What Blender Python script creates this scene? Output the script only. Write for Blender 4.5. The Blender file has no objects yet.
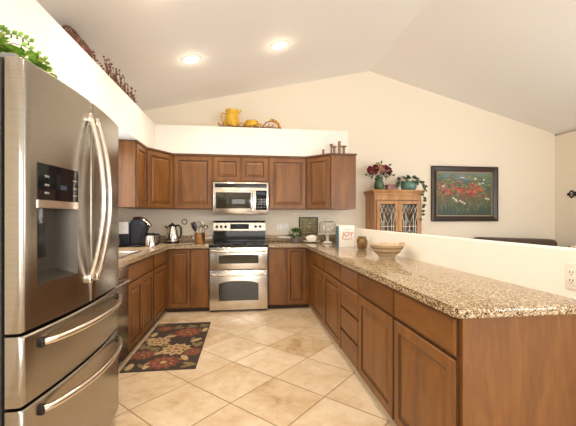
import bpy, bmesh, math, random
from mathutils import Vector, Matrix, Euler
random.seed(7)
PI = math.pi
S = bpy.context.scene
COL = S.collection

# ------------------------------------------------------------------ camera
cd = bpy.data.cameras.new('camera'); cam = bpy.data.objects.new('camera', cd); COL.objects.link(cam)
cam.location = (0, 0, 1.22)
cam.rotation_euler = (PI/2, 0, -math.atan(43/335))
cd.sensor_width = 36; cd.lens = 335/576*36; cd.shift_y = 5/576; cd.clip_start = .02
S.camera = cam
# ------------------------------------------------------------------ world, exposure, lights
w = bpy.data.worlds.new('world'); S.world = w; w.use_nodes = True
bgn = w.node_tree.nodes['Background']; bgn.inputs[0].default_value = (.72, .84, 1, 1); bgn.inputs[1].default_value = 1.2
S.view_settings.view_transform = 'Standard'; S.view_settings.look = 'None'
S.view_settings.gamma = 1; S.view_settings.use_curve_mapping = False
S.view_settings.exposure = -0.60

def area(name, loc, rot, sx, sy, power, colr):
    l = bpy.data.lights.new(name, 'AREA'); l.shape = 'RECTANGLE'; l.size = sx; l.size_y = sy
    l.energy = power; l.color = colr
    o = bpy.data.objects.new(name, l); o.location = loc; o.rotation_euler = rot; COL.objects.link(o); return o
# area lamps standing in for daylight at the windows (rear wall, dining side wall, over the sink)
area('daylight_lamp_rear', (0.6, -2.95, 1.45), (PI/2+.30, 0, 0), 2.6, 1.9, 140, (1, .965, .92))  # rear and dining windows are unseen; upward tilt added to brighten the ceiling
area('daylight_lamp_rear_dining', (3.7, -2.95, 1.45), (PI/2+.35, 0, 0), 1.8, 1.9, 150, (.93, .965, 1))
area('daylight_lamp_dining', (5.15, 1.2, 1.45), (PI/2+.30, 0, PI/2), 2.2, 1.5, 100, (.90, .955, 1))
area('daylight_sink', (-1.50, 3.34, 1.58), (PI/2, 0, -PI/2), 1.0, .8, 14, (.85, .92, 1))
DOWN_POWER = 66
DOWN_COL = (1, .82, .58)
S.cycles.max_bounces = 12; S.cycles.diffuse_bounces = 8; S.cycles.glossy_bounces = 6; S.cycles.transmission_bounces = 8

# ------------------------------------------------------------------ materials
def nmat(name):
    m = bpy.data.materials.new(name); m.use_nodes = True
    nt = m.node_tree; return m, nt, nt.nodes['Principled BSDF']
def ramp(nt, stops, interp='LINEAR'):
    r = nt.nodes.new('ShaderNodeValToRGB'); r.color_ramp.interpolation = interp
    e = r.color_ramp.elements
    while len(e) < len(stops): e.new(.5)
    for q, (p, c) in zip(e, stops): q.position = p; q.color = (*c, 1)
    return r
def coords(nt, scale=(1, 1, 1), rot=(0, 0, 0), loc=(0, 0, 0), out='Object'):
    tc = nt.nodes.new('ShaderNodeTexCoord'); mp = nt.nodes.new('ShaderNodeMapping')
    mp.inputs['Scale'].default_value = scale; mp.inputs['Rotation'].default_value = rot; mp.inputs['Location'].default_value = loc
    nt.links.new(tc.outputs[out], mp.inputs[0]); return mp
def noise(nt, mp, scale, detail=4, rough=.55, dist=0):
    n = nt.nodes.new('ShaderNodeTexNoise'); n.inputs['Scale'].default_value = scale
    n.inputs['Detail'].default_value = detail; n.inputs['Roughness'].default_value = rough; n.inputs['Distortion'].default_value = dist
    nt.links.new(mp.outputs[0], n.inputs['Vector']); return n
def bump(nt, b, src, strength, dist=.01):
    n = nt.nodes.new('ShaderNodeBump'); n.inputs['Strength'].default_value = strength; n.inputs['Distance'].default_value = dist
    nt.links.new(src, n.inputs['Height']); nt.links.new(n.outputs[0], b.inputs['Normal'])
def plain(name, colr, rough=.5, metal=0, var=.06, scale=12, **kw):
    m, nt, b = nmat(name)
    mp = coords(nt); n = noise(nt, mp, scale)
    r = ramp(nt, [(.3, tuple(c*(1-var) for c in colr)), (.7, tuple(min(1, c*(1+var)) for c in colr))])
    nt.links.new(n.outputs[0], r.inputs[0]); nt.links.new(r.outputs[0], b.inputs['Base Color'])
    b.inputs['Roughness'].default_value = rough; b.inputs['Metallic'].default_value = metal
    for k, v in kw.items(): b.inputs[k].default_value = v
    return m
def paint(name, colr, bumpy=.15):
    m, nt, b = nmat(name); b.inputs['Base Color'].default_value = (*colr, 1); b.inputs['Roughness'].default_value = .75
    n = noise(nt, coords(nt), 90, 3); bump(nt, b, n.outputs[0], bumpy, .003); return m
def wood(name, dark, mid, light, axis='z', rough=.42, coat=.08):
    m, nt, b = nmat(name)
    sc = {'z': (6, 6, 1.0), 'x': (1.0, 6, 6)}[axis]
    mp = coords(nt, sc)
    oi = nt.nodes.new('ShaderNodeObjectInfo')
    mul = nt.nodes.new('ShaderNodeMath'); mul.operation = 'MULTIPLY'; mul.inputs[1].default_value = 37
    nt.links.new(oi.outputs['Random'], mul.inputs[0])
    add = nt.nodes.new('ShaderNodeVectorMath'); add.operation = 'ADD'
    nt.links.new(mp.outputs[0], add.inputs[0]); nt.links.new(mul.outputs[0], add.inputs[1])
    n1 = nt.nodes.new('ShaderNodeTexNoise'); n1.inputs['Scale'].default_value = 1.1; n1.inputs['Detail'].default_value = 5; n1.inputs['Distortion'].default_value = 1.2
    n2 = nt.nodes.new('ShaderNodeTexNoise'); n2.inputs['Scale'].default_value = 9; n2.inputs['Detail'].default_value = 4
    for n in (n1, n2): nt.links.new(add.outputs[0], n.inputs['Vector'])
    mx = nt.nodes.new('ShaderNodeMath'); mx.operation = 'MULTIPLY_ADD'; mx.inputs[1].default_value = .35
    nt.links.new(n2.outputs[0], mx.inputs[0]); nt.links.new(n1.outputs[0], mx.inputs[2])
    r = ramp(nt, [(.45, dark), (.66, mid), (.9, light)])
    nt.links.new(mx.outputs[0], r.inputs[0]); nt.links.new(r.outputs[0], b.inputs['Base Color'])
    b.inputs['Roughness'].default_value = rough; b.inputs['Coat Weight'].default_value = coat; b.inputs['Coat Roughness'].default_value = .2
    bump(nt, b, n2.outputs[0], .04, .003); return m
M = {}
M['wood'] = wood('stained_maple', (.128, .044, .0065), (.178, .067, .011), (.240, .100, .020))
M['woodx'] = wood('stained_maple_horizontal', (.128, .044, .0065), (.178, .067, .011), (.240, .100, .020), 'x')
M['woodtrim'] = wood('stained_maple_trim', (.09, .032, .01), (.13, .05, .017), (.17, .07, .025), 'x')
M['wooddark'] = wood('stained_maple_dark_edges', (.05, .018, .004), (.07, .026, .006), (.09, .036, .009))  # darker wood tone on panel grooves and outer door edges
M['plinth'] = plain('grey_base_strip', (.52, .46, .38), .5)
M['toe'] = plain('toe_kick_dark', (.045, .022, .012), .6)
M['oak'] = wood('honey_oak', (.27, .11, .02), (.40, .185, .045), (.52, .27, .08), rough=.35)
M['wall'] = paint('cream_wall_paint', (.83, .76, .635))
M['white'] = paint('warm_white_paint', (.86, .835, .79))
M['ceil'] = paint('ceiling_paint', (.84, .825, .81), .25)
M['trim'] = paint('white_trim', (.85, .84, .81), .02)
M['black'] = plain('black_plastic', (.012, .012, .013), .25)
M['blackglass'] = plain('black_glass', (.006, .006, .007), .06, **{'Specular IOR Level': .28})
M['ovenglass'] = plain('oven_window_glass', (.035, .032, .02), .06)
M['navy'] = plain('dark_navy_plastic', (.018, .025, .042), .3)
M['grey'] = plain('grey_plastic', (.22, .22, .22), .4)
M['darkgrey'] = plain('dark_grey_gasket', (.03, .028, .026), .6)
M['chrome'] = plain('polished_steel', (.72, .69, .64), .16, 1)
M['utensteel'] = plain('dull_utensil_steel', (.34, .31, .27), .35, 1)
M['handle'] = plain('satin_steel_handle', (.76, .70, .62), .22, 1)
M['copper'] = plain('hammered_copper', (.66, .38, .19), .28, 1, .2, 40)
M['porcelain'] = plain('white_porcelain', (.88, .86, .81), .15, 0, .02)
M['cream'] = plain('cream_stoneware', (.55, .43, .28), .22, 0, .08)
M['creamband'] = plain('brown_stoneware_band', (.30, .20, .10), .25)
M['jar'] = plain('brown_glazed_jar', (.20, .115, .035), .10, 0, .45, 22)
M['yellow'] = plain('yellow_glaze', (.70, .42, .03), .25, 0, .15)
M['orange'] = plain('orange_flower', (.50, .17, .035), .6)
M['red'] = plain('dark_red_flower', (.19, .016, .018), .7, 0, .4)
M['pink'] = plain('blush_flower', (.62, .34, .24), .7)
M['brown'] = plain('dry_brown_twig', (.10, .055, .035), .8)
M['berry'] = plain('red_brown_berry', (.24, .08, .055), .5)
M['leaf'] = plain('bright_green_leaf', (.19, .36, .05), .5, 0, .5, 25)
M['leafl'] = plain('lime_leaf', (.40, .52, .09), .5, 0, .3, 25)
M['leafd'] = plain('deep_green_leaf', (.035, .075, .022), .5, 0, .4, 25)
M['green'] = plain('green_glaze', (.055, .11, .055), .12, 0, .35, 20)
M['teal'] = plain('teal_glaze', (.10, .21, .17), .15, 0, .35, 20)
M['mauve'] = plain('mauve_box_paper', (.30, .15, .14), .6, 0, .4, 30)
M['cloth'] = plain('white_cloth', (.80, .82, .86), .9, 0, .12, 30)
M['sofa'] = plain('dark_brown_leather', (.075, .048, .036), .5, 0, .2)
M['frame'] = plain('dark_wood_frame', (.030, .014, .009), .3)
M['framein'] = plain('gilt_liner', (.36, .27, .14), .4)
M['iron'] = plain('black_iron', (.012, .011, .010), .5)
M['paper'] = plain('white_paper', (.86, .84, .80), .7, 0, .03)
M['redink'] = plain('red_ink', (.55, .03, .02), .6)
M['blue'] = plain('blue_book_cloth', (.06, .13, .17), .6)
M['soil'] = plain('soil', (.03, .02, .012), .9)
M['spool'] = wood('turned_spool_wood', (.16, .08, .03), (.25, .14, .06), (.36, .22, .11))
M['wicker'] = plain('dark_wicker', (.12, .055, .03), .75, 0, .4, 60)
M['lead'] = plain('lead_came', (.66, .62, .52), .35, .6)
M['plate'] = plain('white_switch_plate', (.82, .80, .76), .35, 0, .02)

def mk_glass(name, colr=(1, 1, 1), ior=1.45, rough=0.0):
    m, nt, b = nmat(name); b.inputs['Base Color'].default_value = (*colr, 1)
    b.inputs['Transmission Weight'].default_value = 1; b.inputs['Roughness'].default_value = rough; b.inputs['IOR'].default_value = ior
    return m
M['glass'] = mk_glass('clear_glass')
M['dimglass'] = mk_glass('cabinet_door_glass', (.75, .7, .62), 1.3)
def emit(name, colr, s):
    m, nt, b = nmat(name); b.inputs['Base Color'].default_value = (*colr, 1)
    b.inputs['Emission Color'].default_value = (*colr, 1); b.inputs['Emission Strength'].default_value = s; return m
M['lamp'] = emit('lamp_glow', (1, .88, .66), 14)
M['led'] = emit('display_glow', (.015, .03, .06), .3)

def mk_steel():
    m, nt, b = nmat('brushed_stainless')
    mp = coords(nt, (2.0, 2.0, 160)); n = noise(nt, mp, 3, 3)
    r = ramp(nt, [(.3, (.345, .318, .28)), (.7, (.41, .38, .335))])
    nt.links.new(n.outputs[0], r.inputs[0]); nt.links.new(r.outputs[0], b.inputs['Base Color'])
    b.inputs['Metallic'].default_value = 1
    mr = nt.nodes.new('ShaderNodeMapRange'); mr.inputs['To Min'].default_value = .21; mr.inputs['To Max'].default_value = .29
    nt.links.new(n.outputs[0], mr.inputs[0]); nt.links.new(mr.outputs[0], b.inputs['Roughness'])
    return m
M['steel'] = mk_steel()
def mk_steel2():
    m, nt, b = nmat('bright_stainless')
    mp = coords(nt, (2, 2, 120)); n = noise(nt, mp, 3, 3)
    r = ramp(nt, [(.3, (.66, .62, .56)), (.7, (.74, .70, .63))])
    nt.links.new(n.outputs[0], r.inputs[0]); nt.links.new(r.outputs[0], b.inputs['Base Color'])
    b.inputs['Metallic'].default_value = 1; b.inputs['Roughness'].default_value = .24
    return m
M['steel2'] = mk_steel2()
def mk_granite():
    m, nt, b = nmat('speckled_granite'); mp = coords(nt)
    v = nt.nodes.new('ShaderNodeTexVoronoi'); v.inputs['Scale'].default_value = 210
    nt.links.new(mp.outputs[0], v.inputs['Vector'])
    sx = nt.nodes.new('ShaderNodeSeparateColor'); nt.links.new(v.outputs['Color'], sx.inputs[0])
    n = noise(nt, mp, 62, 6, .65, .5)
    a = nt.nodes.new('ShaderNodeMath'); a.operation = 'MULTIPLY_ADD'; a.inputs[1].default_value = .55
    nt.links.new(sx.outputs[0], a.inputs[0]); nt.links.new(n.outputs[0], a.inputs[2])
    r = ramp(nt, [(.48, (.012, .010, .009)), (.57, (.08, .045, .018)), (.68, (.27, .165, .075)), (.80, (.40, .29, .165)), (.95, (.52, .41, .27)), (1.0, (.66, .58, .46))])
    nt.links.new(a.outputs[0], r.inputs[0]); nt.links.new(r.outputs[0], b.inputs['Base Color'])
    b.inputs['Roughness'].default_value = .10; b.inputs['Specular IOR Level'].default_value = .75
    return m
M['granite'] = mk_granite()
def mk_tile():
    m, nt, b = nmat('diagonal_travertine_tile')
    T = .449
    # the grid passes through a grout crossing at (0.54, 2.872)
    ang = PI/4
    px, py = .54, 2.872
    rx, ry = (px*math.cos(ang)-py*math.sin(ang))/T, (px*math.sin(ang)+py*math.cos(ang))/T
    mp = coords(nt, (1/T, 1/T, 1/T), (0, 0, ang), (-rx+40, -ry+40, 0))
    def frac_edge(out):
        f = nt.nodes.new('ShaderNodeMath'); f.operation = 'FRACT'; nt.links.new(out, f.inputs[0])
        s = nt.nodes.new('ShaderNodeMath'); s.operation = 'SUBTRACT'; s.inputs[1].default_value = .5; nt.links.new(f.outputs[0], s.inputs[0])
        q = nt.nodes.new('ShaderNodeMath'); q.operation = 'ABSOLUTE'; nt.links.new(s.outputs[0], q.inputs[0])
        return q.outputs[0]
    sp = nt.nodes.new('ShaderNodeSeparateXYZ'); nt.links.new(mp.outputs[0], sp.inputs[0])
    mx = nt.nodes.new('ShaderNodeMath'); mx.operation = 'MAXIMUM'
    nt.links.new(frac_edge(sp.outputs[0]), mx.inputs[0]); nt.links.new(frac_edge(sp.outputs[1]), mx.inputs[1])
    g = nt.nodes.new('ShaderNodeMapRange'); g.inputs['From Min'].default_value = .485; g.inputs['From Max'].default_value = .493
    nt.links.new(mx.outputs[0], g.inputs[0])
    fl = nt.nodes.new('ShaderNodeVectorMath'); fl.operation = 'FLOOR'; nt.links.new(mp.outputs[0], fl.inputs[0])
    wn = nt.nodes.new('ShaderNodeTexWhiteNoise'); nt.links.new(fl.outputs[0], wn.inputs['Vector'])
    ad = nt.nodes.new('ShaderNodeVectorMath'); ad.operation = 'MULTIPLY_ADD'; ad.inputs[1].default_value = (9, 9, 9)
    nt.links.new(wn.outputs['Color'], ad.inputs[0]); nt.links.new(mp.outputs[0], ad.inputs[2])
    n = noise(nt, ad, 1.3, 5, .62, .5)
    n2 = noise(nt, ad, 7, 5, .65, .4)
    mm = nt.nodes.new('ShaderNodeMath'); mm.operation = 'MULTIPLY_ADD'; mm.inputs[1].default_value = .45
    nt.links.new(n2.outputs[0], mm.inputs[0]); nt.links.new(n.outputs[0], mm.inputs[2])
    w2 = nt.nodes.new('ShaderNodeMath'); w2.operation = 'MULTIPLY_ADD'; w2.inputs[1].default_value = .16
    nt.links.new(wn.outputs['Value'], w2.inputs[0]); nt.links.new(mm.outputs[0], w2.inputs[2])
    r = ramp(nt, [(.48, (.40, .26, .13)), (.62, (.57, .42, .26)), (.78, (.66, .52, .365)), (1, (.75, .64, .49))])
    nt.links.new(w2.outputs[0], r.inputs[0])
    mix = nt.nodes.new('ShaderNodeMix'); mix.data_type = 'RGBA'
    nt.links.new(g.outputs[0], mix.inputs['Factor']); nt.links.new(r.outputs[0], mix.inputs['A']); mix.inputs['B'].default_value = (.31, .20, .115, 1)
    nt.links.new(mix.outputs['Result'], b.inputs['Base Color'])
    rr = nt.nodes.new('ShaderNodeMapRange'); rr.inputs['To Min'].default_value = .24; rr.inputs['To Max'].default_value = .7
    nt.links.new(g.outputs[0], rr.inputs[0]); nt.links.new(rr.outputs[0], b.inputs['Roughness'])
    inv = nt.nodes.new('ShaderNodeMath'); inv.operation = 'SUBTRACT'; inv.inputs[0].default_value = 1; nt.links.new(g.outputs[0], inv.inputs[1])
    bump(nt, b, inv.outputs[0], .25, .004)
    return m
M['tile'] = mk_tile()
def mk_rug(name, colr):
    m, nt, b = nmat(name); n = noise(nt, coords(nt), 140, 2)
    r = ramp(nt, [(.35, tuple(c*.6 for c in colr)), (.65, tuple(c*1.3 for c in colr))])
    nt.links.new(n.outputs[0], r.inputs[0]); nt.links.new(r.outputs[0], b.inputs['Base Color']); b.inputs['Roughness'].default_value = .95
    bump(nt, b, n.outputs[0], .4, .003); return m
for k, c in dict(rugbase=(.045, .030, .026), rugred=(.17, .05, .03), rugcream=(.44, .32, .17), rugolive=(.20, .15, .06), rugrust=(.30, .13, .07)).items(): M[k] = mk_rug('rug_'+k[3:], c)
def mk_canvas():
    m, nt, b = nmat('painted_meadow'); mp = coords(nt)
    sp = nt.nodes.new('ShaderNodeSeparateXYZ'); nt.links.new(mp.outputs[0], sp.inputs[0])
    n = noise(nt, mp, 9, 5, .6, 1.5)
    a = nt.nodes.new('ShaderNodeMath'); a.operation = 'MULTIPLY_ADD'; a.inputs[1].default_value = .35
    nt.links.new(n.outputs[0], a.inputs[0]); nt.links.new(sp.outputs[2], a.inputs[2])
    r = ramp(nt, [(.05, (.018, .035, .028)), (.35, (.04, .07, .05)), (.55, (.11, .10, .05)), (.72, (.05, .09, .06)), (.86, (.07, .13, .13)), (.95, (.16, .22, .2))])
    nt.links.new(a.outputs[0], r.inputs[0]); nt.links.new(r.outputs[0], b.inputs['Base Color']); b.inputs['Roughness'].default_value = .5
    return m
M['canvas'] = mk_canvas()
M['pt_or'] = plain('paint_orange', (.44, .13, .05), .5, 0, .4, 30); M['pt_red'] = plain('paint_red', (.32, .04, .03), .5, 0, .4, 30)
M['pt_wh'] = plain('paint_white', (.62, .58, .46), .5); M['pt_gr'] = plain('paint_green', (.13, .18, .07), .5, 0, .4, 30)
M['pt_ol'] = plain('paint_olive', (.24, .21, .09), .5, 0, .4, 30); M['pt_bl'] = plain('paint_blue', (.14, .22, .26), .5, 0, .3, 30)
M['pt_br'] = plain('paint_brown', (.17, .10, .04), .5, 0, .4, 30)

# ------------------------------------------------------------------ mesh helpers
class MB:
    def __init__(s): s.bm = bmesh.new(); s.mi = 0
    def _set(s, faces):
        for f in faces: f.material_index = s.mi
    def v(s, p): return s.bm.verts.new(p)
    def face(s, vs):
        f = s.bm.faces.new(vs); f.material_index = s.mi; return f
    def box(s, x0, x1, y0, y1, z0, z1, bev=0, seg=2, mat=None):
        g = bmesh.ops.create_cube(s.bm, size=1); vs = g['verts']
        for q in vs: q.co = Vector(((x0+x1)/2+q.co.x*(x1-x0), (y0+y1)/2+q.co.y*(y1-y0), (z0+z1)/2+q.co.z*(z1-z0)))
        fs = set(f for q in vs for f in q.link_faces); s._set(fs)
        if bev:
            es = set(e for q in vs for e in q.link_edges)
            r = bmesh.ops.bevel(s.bm, geom=list(es), offset=bev, segments=seg, affect='EDGES', profile=.5)
            s._set(r['faces']); vs = list(set(q for f in r['faces'] for q in f.verts) | set(q for q in vs if q.is_valid))
        if mat is not None:
            for q in vs: q.co = mat @ q.co
        return vs
    def lathe(s, prof, c=(0, 0, 0), n=28, cap=True, mat=None):
        rings = []
        for r, z in prof:
            ring = []
            for k in range(n):
                a = 2*PI*k/n; p = Vector((r*math.cos(a), r*math.sin(a), z))
                if mat is not None: p = mat @ p
                ring.append(s.v(p+Vector(c)))
            rings.append(ring)
        for a, b in zip(rings, rings[1:]):
            for k in range(n): s.face([a[k], a[(k+1) % n], b[(k+1) % n], b[k]])
        if cap:
            s.face(rings[0][::-1]); s.face(rings[-1])
    def tube(s, pts, r, n=10, closed=False, cap=True, flat=1.0):
        P = [Vector(p) for p in pts]; rings = []; N = len(P)
        rr = r if isinstance(r, (list, tuple)) else [r]*N
        ref = None
        for i, p in enumerate(P):
            if closed: t = P[(i+1) % N]-P[i-1]
            else: t = P[min(i+1, N-1)]-P[max(i-1, 0)]
            t.normalize()
            if ref is None:
                ref = Vector((0, 0, 1)) if abs(t.z) < .9 else Vector((1, 0, 0))
            u = ref-t*ref.dot(t)
            if u.length < 1e-4: u = t.orthogonal()
            u.normalize(); ref = u; q = t.cross(u)
            rings.append([s.v(p+u*math.cos(2*PI*k/n)*rr[i]+q*math.sin(2*PI*k/n)*rr[i]*flat) for k in range(n)])
        M_ = N if closed else N-1
        for i in range(M_):
            a, b = rings[i], rings[(i+1) % N]
            for k in range(n): s.face([a[k], a[(k+1) % n], b[(k+1) % n], b[k]])
        if cap and not closed: s.face(rings[0][::-1]); s.face(rings[-1])
    def ball(s, c, r, sub=2, sc=(1, 1, 1)):
        g = bmesh.ops.create_icosphere(s.bm, subdivisions=sub, radius=1)
        for q in g['verts']: q.co = Vector((c[0]+q.co.x*r*sc[0], c[1]+q.co.y*r*sc[1], c[2]+q.co.z*r*sc[2]))
        s._set(set(f for q in g['verts'] for f in q.link_faces))
    def prism(s, poly, z0, z1, bev=0, seg=3, which='both'):
        a = [s.v((x, y, z0)) for x, y in poly]; b = [s.v((x, y, z1)) for x, y in poly]
        n = len(poly); bot = s.face(a[::-1]); top = s.face(b)
        for i in range(n): s.face([a[i], a[(i+1) % n], b[(i+1) % n], b[i]])
        if bev:
            es = list(top.edges)+(list(bot.edges) if which == 'both' else [])
            r = bmesh.ops.bevel(s.bm, geom=es, offset=bev, segments=seg, affect='EDGES', profile=.5); s._set(r['faces'])
    def rings(s, x0, x1, z0, z1, steps, mat=None, dark=()):
        """rectangular relief in the x-z plane facing -y: steps are (inset, y)"""
        R = []
        for ins, y in steps:
            p = [(x0+ins, y, z0+ins), (x1-ins, y, z0+ins), (x1-ins, y, z1-ins), (x0+ins, y, z1-ins)]
            R.append([s.v(mat @ Vector(q) if mat is not None else q) for q in p])
        for i, (a, b) in enumerate(zip(R, R[1:])):
            s.mi = 1 if i in dark else 0
            for k in range(4): s.face([a[k], a[(k+1) % 4], b[(k+1) % 4], b[k]])
        s.mi = 0; s.face(R[-1]); s.face(R[0][::-1])
    def leaf(s, c, d, up, L, W):
        d = Vector(d).normalized(); sd = d.cross(Vector(up))
        if sd.length < 1e-3: sd = d.orthogonal()
        sd.normalize(); nn = sd.cross(d); c = Vector(c)
        p = [c, c+d*L*.3+sd*W*.45, c+d*L*.65+sd*W*.42-nn*L*.04, c+d*L-nn*L*.12, c+d*L*.65-sd*W*.42-nn*L*.04, c+d*L*.3-sd*W*.45]
        m_ = c+d*L*.45+nn*L*.06
        V = [s.v(q) for q in p]; cv = s.v(m_)
        for i in range(6): s.face([V[i], V[(i+1) % 6], cv])
    def build(s, name, mats, parent=None, smooth=True, ang=35):
        me = bpy.data.meshes.new(name)
        bmesh.ops.recalc_face_normals(s.bm, faces=s.bm.faces[:])
        s.bm.to_mesh(me); s.bm.free()
        for m in (mats if isinstance(mats, (list, tuple)) else [mats]): me.materials.append(M[m] if isinstance(m, str) else m)
        if smooth:
            me.shade_smooth(); me.set_sharp_from_angle(angle=math.radians(ang))
        o = bpy.data.objects.new(name, me); COL.objects.link(o)
        if parent: o.parent = parent
        return o
def tag(o, label, cat, group=None):
    o['label'] = label; o['category'] = cat
    if group: o['group'] = group
    return o
def thing(name, label, cat, loc=(0, 0, 0), rz=0, group=None):
    o = bpy.data.objects.new(name, None); COL.objects.link(o); o.empty_display_size = .1
    o.location = loc; o.rotation_euler = (0, 0, rz); return tag(o, label, cat, group)
def struct(name, mb, mat, **k):
    o = mb.build(name, mat, **k); o['kind'] = 'structure'; return o
def boxpart(name, mat, parent, *a, bev=0, seg=2):
    m = MB(); m.box(*a, bev=bev, seg=seg); return m.build(name, mat, parent)
def place(o, loc, rz=0): o.location = loc; o.rotation_euler = (0, 0, rz); return o

# ================================================================== THE ROOM
XL, XR, YB, YF = -1.53, 5.23, 5.075, -3.1
RX, RZ = 1.94, 3.537
def zc_(x): return RZ-.2256*(RX-x) if x < RX else RZ-.27*(x-RX)
m = MB(); m.box(XL-.12, XR+.12, YF-.12, YB+.12, -.12, 0); struct('floor', m, 'tile')
def slope(name, xa, xb):
    m = MB(); za, zb = zc_(xa), zc_(xb)
    if xa < RX: za -= 0
    p = [(xa, za), (xb, zb), (xb, zb+.12), (xa, za+.12)]
    A = [m.v((x, YF-.12, z)) for x, z in p]; B = [m.v((x, YB+.12, z)) for x, z in p]
    m.face(A); m.face(B[::-1])
    for i in range(4): m.face([A[i], B[i], B[(i+1) % 4], A[(i+1) % 4]])
    struct(name, m, 'ceil')
slope('ceiling', XL-.12, RX); slope('ceiling_right', RX, XR+.12)
def gable(name, y0, y1, holes, mat):
    m = MB(); xs = sorted(set([XL, RX, XR]+[h[0] for h in holes]+[h[1] for h in holes]))
    for xa, xb in zip(xs, xs[1:]):
        hs = [h for h in holes if h[0] <= xa and h[1] >= xb]
        segs = [(0, None)] if not hs else [(0, hs[0][2]), (hs[0][3], None)]
        for z0, z1 in segs:
            if z1 is not None and z1-z0 < 1e-4: continue
            ta, tb = (zc_(xa), zc_(xb)) if z1 is None else (z1, z1)
            A = [m.v(q) for q in ((xa, y0, z0), (xb, y0, z0), (xb, y0, tb), (xa, y0, ta))]
            B = [m.v(q) for q in ((xa, y1, z0), (xb, y1, z0), (xb, y1, tb), (xa, y1, ta))]
            m.face(A); m.face(B[::-1])
            for i in range(4): m.face([A[i], A[(i+1) % 4], B[(i+1) % 4], B[i]])
    struct(name, m, mat, smooth=False)
gable('wall_back', YB, YB+.12, [], 'wall')
gable('wall_rear', YF-.12, YF, [(-.7, 1.9, .5, 2.4), (2.8, 4.6, .5, 2.4)], 'wall')
def sidewall(name, x0, x1, hole, mat):
    y0, y1, z0, z1 = hole; m = MB(); H = min(zc_(x0), zc_(x1))-.001
    m.box(x0, x1, YF-.12, y0, 0, H); m.box(x0, x1, y1, YB+.12, 0, H)
    m.box(x0, x1, y0, y1, 0, z0); m.box(x0, x1, y0, y1, z1, H); struct(name, m, mat, smooth=False)
sidewall('wall_left', XL-.12, XL, (2.80, 3.88, 1.12, 2.04), 'wall')
sidewall('wall_right', XR, XR+.12, (.1, 2.3, .7, 2.2), 'wall')
def window(name, horiz, a0, a1, z0, z1, p0, p1):
    m = MB(); f = .05
    def bx(a, b, c, d, q0=p0, q1=p1):
        if horiz: m.box(a, b, q0, q1, c, d)
        else: m.box(q0, q1, a, b, c, d)
    bx(a0, a1, z0, z0+f); bx(a0, a1, z1-f, z1); bx(a0, a0+f, z0+f, z1-f); bx(a1-f, a1, z0+f, z1-f)
    mid = (a0+a1)/2; bx(mid-.02, mid+.02, z0+f, z1-f)
    o = struct(name, m, 'trim', smooth=False)
    m = MB(); c = (p0+p1)/2; bx(a0+f, a1-f, z0+f, z1-f, c-.003, c+.003); g = m.build('pane', 'glass', o, smooth=False); return o
window('window_1', True, -.7, 1.9, .5, 2.4, YF-.09, YF-.03)
window('window_2', True, 2.8, 4.6, .5, 2.4, YF-.09, YF-.03)
window('window_3', False, .1, 2.3, .7, 2.2, XR+.03, XR+.09)
window('window_4', False, 2.80, 3.88, 1.12, 2.04, XL-.09, XL-.03)
# plant-ledge soffits over the cabinets (left run and back run)
LZ = 2.49; SB = 2.106
m = MB(); m.prism([(XL, .1), (-1.21, .1), (-1.21, 4.735), (1.49, 4.735), (1.49, YB), (XL, YB)], SB, LZ, bev=.006, seg=2); struct('trim_soffit', m, 'white')
# low wall behind the peninsula counter
m = MB(); m.prism([(1.420, 1.10), (1.535, 1.10), (1.535, YB-.001), (1.420, YB-.001)], 0, 1.080, bev=.008, seg=2, which='top'); struct('wall_peninsula', m, 'white')
m = MB(); m.box(1.56, XR-.02, YB-.016, YB-.001, 0, .09); m.box(XR-.016, XR-.001, 2.4, YB-.02, 0, .09); struct('baseboard_back', m, 'trim')

# ================================================================== CABINETS
DOOR = [(0, 0), (0, -.015), (.004, -.019), (.056, -.019), (.062, -.012), (.070, -.010), (.078, -.010), (.098, -.0175), (.104, -.0175)]
SLIM = [(0, 0), (0, -.015), (.004, -.019), (.040, -.019), (.045, -.012), (.050, -.010), (.056, -.010), (.070, -.0175), (.074, -.0175)]
SLAB = [(0, 0), (0, -.012), (.010, -.0195), (.013, -.0195)]
FLAT = [(0, 0), (0, -.018), (.002, -.0195)]
def door(par, x0, x1, z0, z1, prof=None, name='door', mat='wood'):
    if prof is None: prof = DOOR if (x1-x0) > .27 else SLIM
    mb = MB(); mb.rings(x0, x1, z0, z1, [(a, b-.0006) for a, b in prof], dark=(0, 3, 4) if len(prof) > 5 else (0,)); return mb.build(name, [mat, 'wooddark' if mat != 'oak' else 'oak'], par, ang=18)
def base_cab(label, loc, rz, w, d, doors=(), drawers=(), slabs=(), toe=.045, open_top=False, x0=0, kick='toe'):
    t = thing('base_cabinet', label, 'cabinet', loc, rz, 'lower kitchen cabinets')
    mb = MB()
    if open_top:
        mb.box(x0, x0+.018, 0, d, .056, .828); mb.box(w-.018, w, 0, d, .056, .828); mb.box(x0+.018, w-.018, 0, d, .056, .076)
        mb.box(x0+.018, w-.018, d-.012, d, .076, .828); mb.box(x0+.018, w-.018, 0, .02, .076, .828)
    else: mb.box(x0, w, 0, d, .056, .828)
    mb.build('body', 'wood', t, smooth=False)
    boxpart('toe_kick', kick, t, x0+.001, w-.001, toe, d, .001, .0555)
    for a in doors: door(t, *a)
    for a in drawers: door(t, *a, prof=SLAB, name='drawer_front', mat='woodx')
    for a in slabs: door(t, *a, prof=FLAT, name='panel')
    return t
ZD0, ZD1, ZR0, ZR1 = .072, .650, .666, .816
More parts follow.
